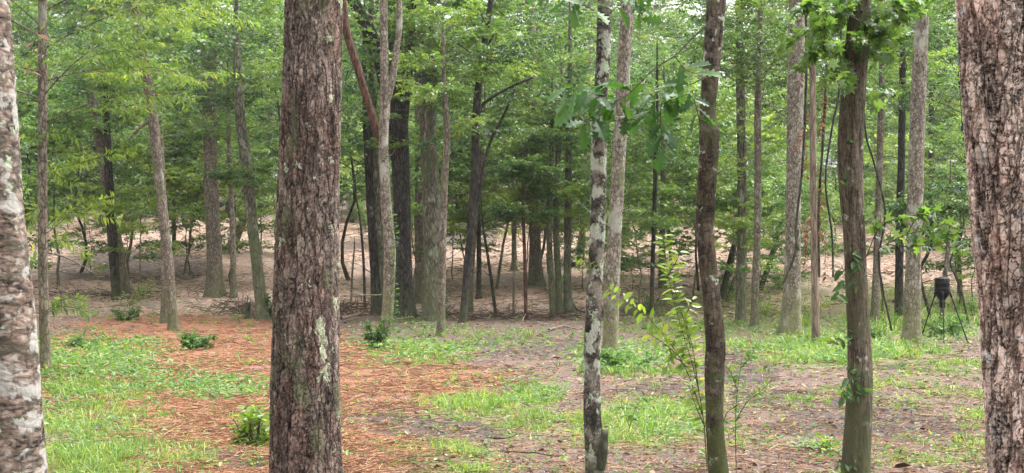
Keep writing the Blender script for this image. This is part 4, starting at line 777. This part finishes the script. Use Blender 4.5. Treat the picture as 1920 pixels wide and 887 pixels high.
# ------------------------------------------------------------------ feeder
def lathe(mb, prof, c, ns=40, rib=None):
    th = np.linspace(0, 2 * np.pi, ns, endpoint=False); pr = np.array(prof)
    r = pr[:, 0][:, None] * np.ones(ns)
    if rib is not None: r = r * (1 + rib[:, None] * np.cos(th * 12)[None, :])
    v = np.stack([c[0] + r * np.cos(th), c[1] + r * np.sin(th), c[2] + pr[:, 1][:, None] + 0 * r], -1)
    n_ = len(pr); i = np.arange(n_ - 1)[:, None] * ns; j = np.arange(ns)[None, :]; j2 = (j + 1) % ns
    mb.add(v.reshape(-1, 3), [np.stack([i + j, i + j2, i + ns + j2, i + ns + j], -1).reshape(-1, 4), np.arange((n_ - 1) * ns, n_ * ns)[None, :], np.arange(ns)[::-1][None, :]])
def plain(name, c, rough, spec=.5, metal=0.):
    n = NT(name); co = n.n('TexCoord').outputs['Object']; k = n.noise(co, 14, 4)
    b = n.bsdf(Base_Color=n.mix(n.ramp(k, [(.35, 0.), (.75, 1.)]), c, tuple(q * 1.7 + .004 for q in c)), Roughness=n.ramp(k, [(.3, rough), (.8, min(1., rough + .2))]), Specular_IOR_Level=spec, Metallic=metal)
    n.t.links.new(b.outputs[0], n.out.inputs['Surface']); M[name] = n.m
plain('black_plastic', (.004, .004, .005), .5, .15); plain('black_steel', (.006, .006, .006), .6, .3); plain('grey_metal', (.12, .12, .125), .5, .4, .4)
FD = 36.0; fx = (1766.5 - CX) / F * FD; fg = gz(fx, FD); px1 = FD / F
def zrow(py): return CZ + (CY - py) / F * FD
fr = root('game_feeder', 'black tripod game feeder barrel standing in the weeds', 'feeder', (fx, FD, fg)); FL = np.array([fx, FD, fg])
Rb = 14.0 * px1
m1 = MB(); z0, z1 = zrow(562), zrow(526)
prof = [(.3 * Rb, z0 - .005), (.42 * Rb, z0), (.95 * Rb, zrow(552)), (Rb, zrow(550.5)), (Rb, zrow(546)), (1.0 * Rb, zrow(543.5)), (1.035 * Rb, zrow(543)), (1.035 * Rb, zrow(541.6)), (.99 * Rb, zrow(540.5)), (.98 * Rb, zrow(534)), (1.0 * Rb, zrow(533.5)), (.99 * Rb, z1), (.93 * Rb, z1 + .003)]
lathe(m1, prof, (fx, FD, 0)); part('barrel', m1, M['black_plastic'], fr, FL)
m1 = MB(); lathe(m1, [(.96 * Rb, zrow(526.3)), (1.0 * Rb, zrow(526)), (1.0 * Rb, zrow(523)), (.96 * Rb, zrow(522)), (.88 * Rb, zrow(521.2)), (.5 * Rb, zrow(520.6)), (.48 * Rb, zrow(519.6)), (.2 * Rb, zrow(519.3))], (fx, FD, 0)); part('lid', m1, M['black_plastic'], fr, FL)
m1 = MB(); lathe(m1, [(1.01 * Rb, zrow(526.2)), (1.035 * Rb, zrow(526)), (1.035 * Rb, zrow(524.8)), (1.01 * Rb, zrow(524.6))], (fx, FD, 0)); part('lock_ring', m1, M['black_steel'], fr, FL)
m1 = MB(); bx, bz0, bz1 = 4.2 * px1, zrow(577), zrow(562)
c8 = [(-bx, -bx), (bx, -bx), (bx, bx), (-bx, bx)]
m1.add([(fx + x * .9, FD + y * .9, bz0) for x, y in c8] + [(fx + x, FD + y, bz0 + .03) for x, y in c8] + [(fx + x, FD + y, bz1 - .01) for x, y in c8] + [(fx + x * .8, FD + y * .8, bz1) for x, y in c8],
       [[(0, 3, 2, 1), (12, 13, 14, 15)] + [(k * 4 + a, k * 4 + (a + 1) % 4, k * 4 + 4 + (a + 1) % 4, k * 4 + 4 + a) for k in range(3) for a in range(4)]])
mo = part('motor_box', m1, M['black_plastic'], fr, FL, smooth=False)
m1 = MB(); sticks(m1, [(fx - .03, FD - bx - .012, zrow(566)), (fx + .03, FD - bx - .012, zrow(566)), (fx - .03, FD - bx - .012, zrow(563.2))], [(fx - .03, FD - bx - .012, zrow(563)), (fx + .03, FD - bx - .012, zrow(563)), (fx + .03, FD - bx - .012, zrow(563.2))], .008, .008, 6); part('clasp', m1, M['grey_metal'], fr, FL)
m1 = MB(); lathe(m1, [(.02, bz0 - .05), (5 * px1, bz0 - .045), (5.4 * px1, bz0 - .035), (.02, bz0 - .03)], (fx, FD, 0), 20); part('spinner_plate', m1, M['grey_metal'], fr, FL)
for (tx, ty, bx_, by_) in ((-12.5, -.05, -37, .25), (-3.5, -.2, -13, -.75), (13.5, -.02, 43, -.25)):
    top = np.array([fx + tx * px1, FD + ty, zrow(547)]); bt = np.array([fx + bx_ * px1, FD + by_, 0]); bt[2] = gz(bt[0], bt[1]) - .02
    m1 = MB(); u = np.linspace(0, 1, 12)[:, None]; tube(m1, top * (1 - u) + bt * u, np.full(12, .0165), 10); lg = part('leg', m1, M['black_steel'], fr, FL)
    m1 = MB(); d = norm(bt - top); tube(m1, [top - d * .02, top + d * .02, top + d * .16], [.03, .03, .024], 10); part('leg_socket', m1, M['black_steel'], lg, FL)

# ------------------------------------------------------------------ fallen wood, stump
def stick(label, pts, D=None, w=3, mat='twig', group=None, lift=.02):
    P = []
    for px, py in pts:
        g = gpt(px, py); g[2] += lift; P.append(g)
    q = smooth_path(P, 24); rg = np.random.default_rng(int(pts[0][0])); q += np.cumsum(rg.normal(0, .004, q.shape), 0) * np.array([1, 1, .5])
    m = MB(); r = w / 2 / F * q[0, 1]; tube(m, q, np.linspace(r, r * .5, 24), 8, True, .2, 3); tagit(part('fallen_stick', m, M[mat], None, q[0]), label, 'stick', group)
stick('black stick on grass right of centre foreground', [(920, 832), (945, 832), (973, 824)], w=5, mat='bark_dark', lift=.05)
stick('long dark stick lying left of the lichen trunk foot', [(935, 851), (985, 857), (1050, 866)], w=4, mat='bark_dark')
stick('thin dark stick on the muddy ground in front of the grass tuft', [(798, 801), (812, 810), (828, 820)], w=3, mat='bark_dark')
stick('pale broken stick on the straw near centre', [(733, 732), (742, 738), (750, 746)], w=4, mat='wood_pale')
stick('thin tan stick on mud below the centre grass tuft', [(858, 800), (868, 807), (880, 816)], w=3, mat='wood_pale')
stick('pale log lying behind the brush pile at the pine', [(640, 606), (665, 600), (690, 590)], w=6, mat='wood_pale', lift=.15)
stick('pale curved stick over the brush pile at the pine', [(636, 590), (655, 583), (672, 586)], w=5, mat='wood_pale', lift=.3)
stick('pale branch on dark ground right of the three mossy stems', [(1030, 623), (1055, 616), (1085, 622)], w=5, mat='wood_pale', lift=.06)
stick('grey branch lying before the flared pale brown trunk', [(995, 530), (1012, 540), (1025, 548)], w=5, mat='bark_brown', lift=.1)
stick('bent dark branch at the foot of the three mossy stems', [(1066, 545), (1078, 580), (1100, 592)], w=5, mat='bark_dark', lift=.1)
stick('pale log under the bright weeds by the biggest pale trunk', [(1420, 655), (1445, 662), (1470, 668)], w=5, mat='wood_pale')
stick('long grey log behind the feeder', [(1740, 578), (1765, 572), (1795, 584)], w=8, mat='bark_brown', lift=.1)
stick('brown stick on bare dirt left of the fine grained trunk foot', [(1480, 800), (1510, 806), (1540, 803)], w=4, mat='bark_brown')
p = gpt(468, 597); st = root('broken_stump', 'dark torn stump with a pale split face beside the mottled bending trunk', 'stump', p)
m1 = MB(); q = np.array([p + np.array([dx, 0, dz]) for dx, dz in ((0, -.1), (0, .1), (-.02, .3), (-.03, .55))]); q = smooth_path(q, 14); tube(m1, q, np.linspace(.2, .13, 14), 18, True, .35, 8, .3); part('stump_body', m1, M['bark_dark'], st, p)
m1 = MB(); q = p + np.array([[.13, -.2, -.05], [.12, -.17, .2], [.08, -.1, .45], [.02, -.02, .7]]); tube(m1, smooth_path(q, 10), np.linspace(.07, .02, 10), 10, True, .3, 2); part('split_face', m1, M['wood_pale'], st, p)
# brush pile = many thin sticks nobody could count
def brush(px, py, nst, rx, ry, h, seed, label):
    rg = np.random.default_rng(seed); c = gpt(px, py); m = MB()
    a = c + np.column_stack([rg.normal(0, rx, nst), rg.normal(0, ry, nst), rg.uniform(0, h, nst)]); d = norm(rg.normal(0, 1, (nst, 3)) * np.array([1, .7, .4])) * rg.uniform(.3, 1., nst)[:, None]
    a[:, 2] += ground(a[:, 0], a[:, 1]) - c[2]; sticks(m, a - d * .5, a + d * .5, .012, .004, 4); tagit(part('brush_pile', m, M['debris'], None, c), label, 'brush', kind='stuff')
    me = bpy.data.objects[-1] if False else None
brush(640, 590, 160, .8, .5, .45, 61, 'tangle of dead sticks right of the pine behind the straw')
brush(455, 590, 150, .6, .4, .5, 62, 'tangle of dead brush around the torn stump')
brush(830, 596, 120, 1.4, .4, .25, 63, 'low litter of dead twigs by the thick greenish trunk')
brush(1010, 600, 160, 1.5, .6, .2, 64, 'scatter of dead twigs near the three mossy stems')
brush(1210, 500, 160, 1.6, 1.0, .35, 65, 'heap of dead twigs on the slope behind the bright shoots')
brush(250, 560, 200, 2.2, .6, .25, 66, 'dead twigs strewn in the hollow by the cedar branch')

# ------------------------------------------------------------------ ground cover (uncountable)
def scatter(n, y0, y1, seed, wide=.385):
    rg = np.random.default_rng(seed); inv = rg.random(n); y = 1 / (1 / y0 + (1 / y1 - 1 / y0) * inv)       # even in the view
    x = (rg.random(n) * 2 - 1) * (y * wide + .8); return x, y, rg
def blades(NTUFT, lst, y0, y1, seed, name, label, wd=.004):
    x, y, rg = scatter(NTUFT, y0, y1, seed); z = ground(x, y); px, py = proj(x, y, z)
    m = np.zeros(NTUFT); h = np.full(NTUFT, .07)
    for e in lst:
        d = np.sqrt(((px - e[0]) / e[2]) ** 2 + ((py - e[1]) / e[3]) ** 2); k = np.clip((1.45 - d) / .9, 0, 1) * e[4]
        h = np.where(k > m, e[5] * (.4 + .6 * np.clip(1.45 - d, 0, 1)), h); m = np.maximum(m, k)
    cl = fbm(x / .3, y / .3, seed, 3) * .6 + fbm(x / 1.1, y / 1.1, seed + 3, 3) * .7 - .15
    keep = rg.random(NTUFT) < np.clip((m * .78 + .07) * np.clip((cl - .36 - (1 - np.minimum(m, 1)) * .14) * 4.5, 0, 1), 0, 1)
    x, y, z, h = x[keep], y[keep], z[keep], h[keep] * np.exp(rg.normal(0, .35, keep.sum())); tv = rg.normal(.5, .2, len(x))
    nb = rg.integers(5, 16, len(x)); I = np.repeat(np.arange(len(x)), nb); n_ = len(I); az = rg.uniform(0, 6.28, n_); rr = rg.random(n_) * .35 * h[I]
    yy = y[I]; h = h[I] * rg.uniform(.45, 1.25, n_) * np.clip(yy / 15, .85, 1.8); tv = tv[I] + rg.normal(0, .16, n_)
    x = x[I] + np.cos(az) * rr; y = yy + np.sin(az) * rr; z = ground(x, y)
    az = az + rg.normal(0, .7, n_); lean = np.clip(rg.gamma(2.4, .38, n_), .1, 1.9); d = np.column_stack([np.cos(az), np.sin(az), 0 * az]); sa = rg.uniform(0, 6.28, n_)
    s = np.column_stack([np.cos(sa), np.sin(sa), 0 * az]) * (wd * np.clip(y / 13, .8, 2.6) * rg.uniform(.6, 1.4, n_))[:, None]
    B = np.column_stack([x, y, z - .01]); up = np.array([0, 0, 1.])
    Mi = B + d * (h * lean * .35)[:, None] + up * (h * .6)[:, None]; T = B + d * (h * lean)[:, None] + up * (h * np.clip(.95 - .5 * lean, .15, 1))[:, None]
    v = np.stack([B - s, B + s, Mi - s * .8, Mi + s * .8, T], 1).reshape(-1, 3); o = np.arange(n_)[:, None] * 5
    mm = MB(); var = np.clip(tv, 0, 1)
    mm.add(v, [o + np.array([[0, 1, 3, 2]])], var); mm.l.append((o + np.array([[2, 3, 4]])).ravel() + mm.n - len(v)); mm.t.append(np.full(n_, 3)); mm.a.append(var)
    tagit(part(name, mm, M['grass']), label, 'grass', kind='stuff'); return n_
NG = blades(80000, GRASS, 8.5, 62, 81, 'grass', 'patches of short bright green grass on the forest floor')
RW = [(1440, 590, 110, 40, .55), (1560, 640, 120, 34, .55), (1700, 600, 150, 40, .65), (1530, 570, 90, 40, .5), (1330, 600, 120, 26, .5), (820, 640, 150, 22, .25), (1200, 590, 60, 24, .5)]
def weeds(N, seed):
    x, y, rg = scatter(N, 8.5, 60, seed); z = ground(x, y); px, py = proj(x, y, z)
    m = emask(px, py, WEEDS + RW, .6); cl = fbm(x / .5, y / .5, seed, 3)
    keep = rg.random(N) < np.clip((m + .04) * np.clip((cl - .36) * 5, 0, 1), 0, 1); x, y, z = x[keep], y[keep], z[keep]; n_ = len(x)
    P = np.column_stack([x, y, z + rg.uniform(.01, .16, n_) * np.clip(y / 20, .6, 1.3)]); X = rg.normal(0, 1, (n_, 3)) * np.array([1, 1, .35]); Z = np.array([0, -.2, 1.]) + rg.normal(0, .45, (n_, 3))
    mm = MB(); leaves(mm, P, X, Z, .05 * rg.uniform(.6, 1.5, n_) * np.clip(y / 15, .8, 2.), OVAL, np.clip(rg.normal(.5, .25, n_), 0, 1)); tagit(part('ground_cover', mm, M['weed'], smooth=False), 'low broad leaved weeds spreading over the forest floor', 'weeds', kind='stuff'); return n_
NW = weeds(230000, 82)
def litter(N, seed):
    x, y, rg = scatter(N, 8.3, 60, seed); z = ground(x, y); px, py = proj(x, y, z); s = emask(px, py, ORANGE, .5)
    keep = rg.random(N) > s * .75; x, y, z = x[keep], y[keep], z[keep]; n_ = len(x)
    P = np.column_stack([x, y, z + .012 + rg.uniform(0, .02, n_)]); X = rg.normal(0, 1, (n_, 3)) * np.array([1, 1, .2]); Z = np.array([0, 0, 1.]) + rg.normal(0, .4, (n_, 3))
    mm = MB(); leaves(mm, P, X, Z, .03 * np.exp(rg.normal(0, .5, n_)) * np.clip(y / 16, .8, 2.2), OVAL, np.clip(rg.beta(1.2, 2.2, n_) * 1.1, 0, 1)); tagit(part('leaf_litter', mm, M['litter'], smooth=False), 'fallen brown, tan and red leaves strewn over bare dirt', 'leaf litter', kind='stuff')
litter(45000, 83)
def needles(N, seed):
    x, y, rg = scatter(N, 8.3, 48, seed); z = ground(x, y); px, py = proj(x, y, z); s = emask(px, py, ORANGE, .7) * (fbm(x / .6, y / .6, 5, 3) > .38) + .12
    keep = rg.random(N) < s; x, y, z = x[keep], y[keep], z[keep]; n_ = len(x)
    az = rg.uniform(0, np.pi, n_); L = rg.uniform(.05, .13, n_)[:, None] * np.clip(y / 14, .9, 1.8)[:, None]; d = np.column_stack([np.cos(az), np.sin(az), rg.normal(0, .12, n_)])
    c = np.column_stack([x, y, z + .014 + rg.uniform(0, .03, n_)]); mm = MB(); sticks(mm, c - d * L, c + d * L, .0022 * np.clip(y / 11, 1, 3), .001, 3, rg.random(n_) ** 1.0)
    tagit(part('pine_straw', mm, M['straw'], smooth=False), 'layer of fallen orange pine needles on the ground', 'pine straw', kind='stuff')
needles(140000, 84)
def slope_debris(N, seed):
    rg = np.random.default_rng(seed); y = rg.uniform(47, 92, N); x = (rg.random(N) * 2 - 1) * (y * .385 + .8); z = ground(x, y)
    keep = rg.random(N) < np.clip((fbm(x / 3, y / 3, 6, 3) - .3) * 3, .1, 1); x, y, z = x[keep], y[keep], z[keep]; n_ = len(x)
    az = rg.uniform(0, np.pi, n_); L = np.exp(rg.normal(-2.1, .6, n_))[:, None]; d = np.column_stack([np.cos(az), np.sin(az) * .8, rg.normal(0, .15, n_)]); c = np.column_stack([x, y, z + .03 + rg.uniform(0, .07, n_)])
    mm = MB(); sticks(mm, c - d * L, c + d * L, .014, .006, 3, rg.random(n_)); tagit(part('slope_litter', mm, M['debris'], smooth=False), 'pale chips, straw and twigs covering the bare slope', 'litter', kind='stuff')
slope_debris(52000, 85)
for o in list(bpy.data.objects):
    if '_D' in o: del o['_D']
print('grass', NG, 'weeds', NW)
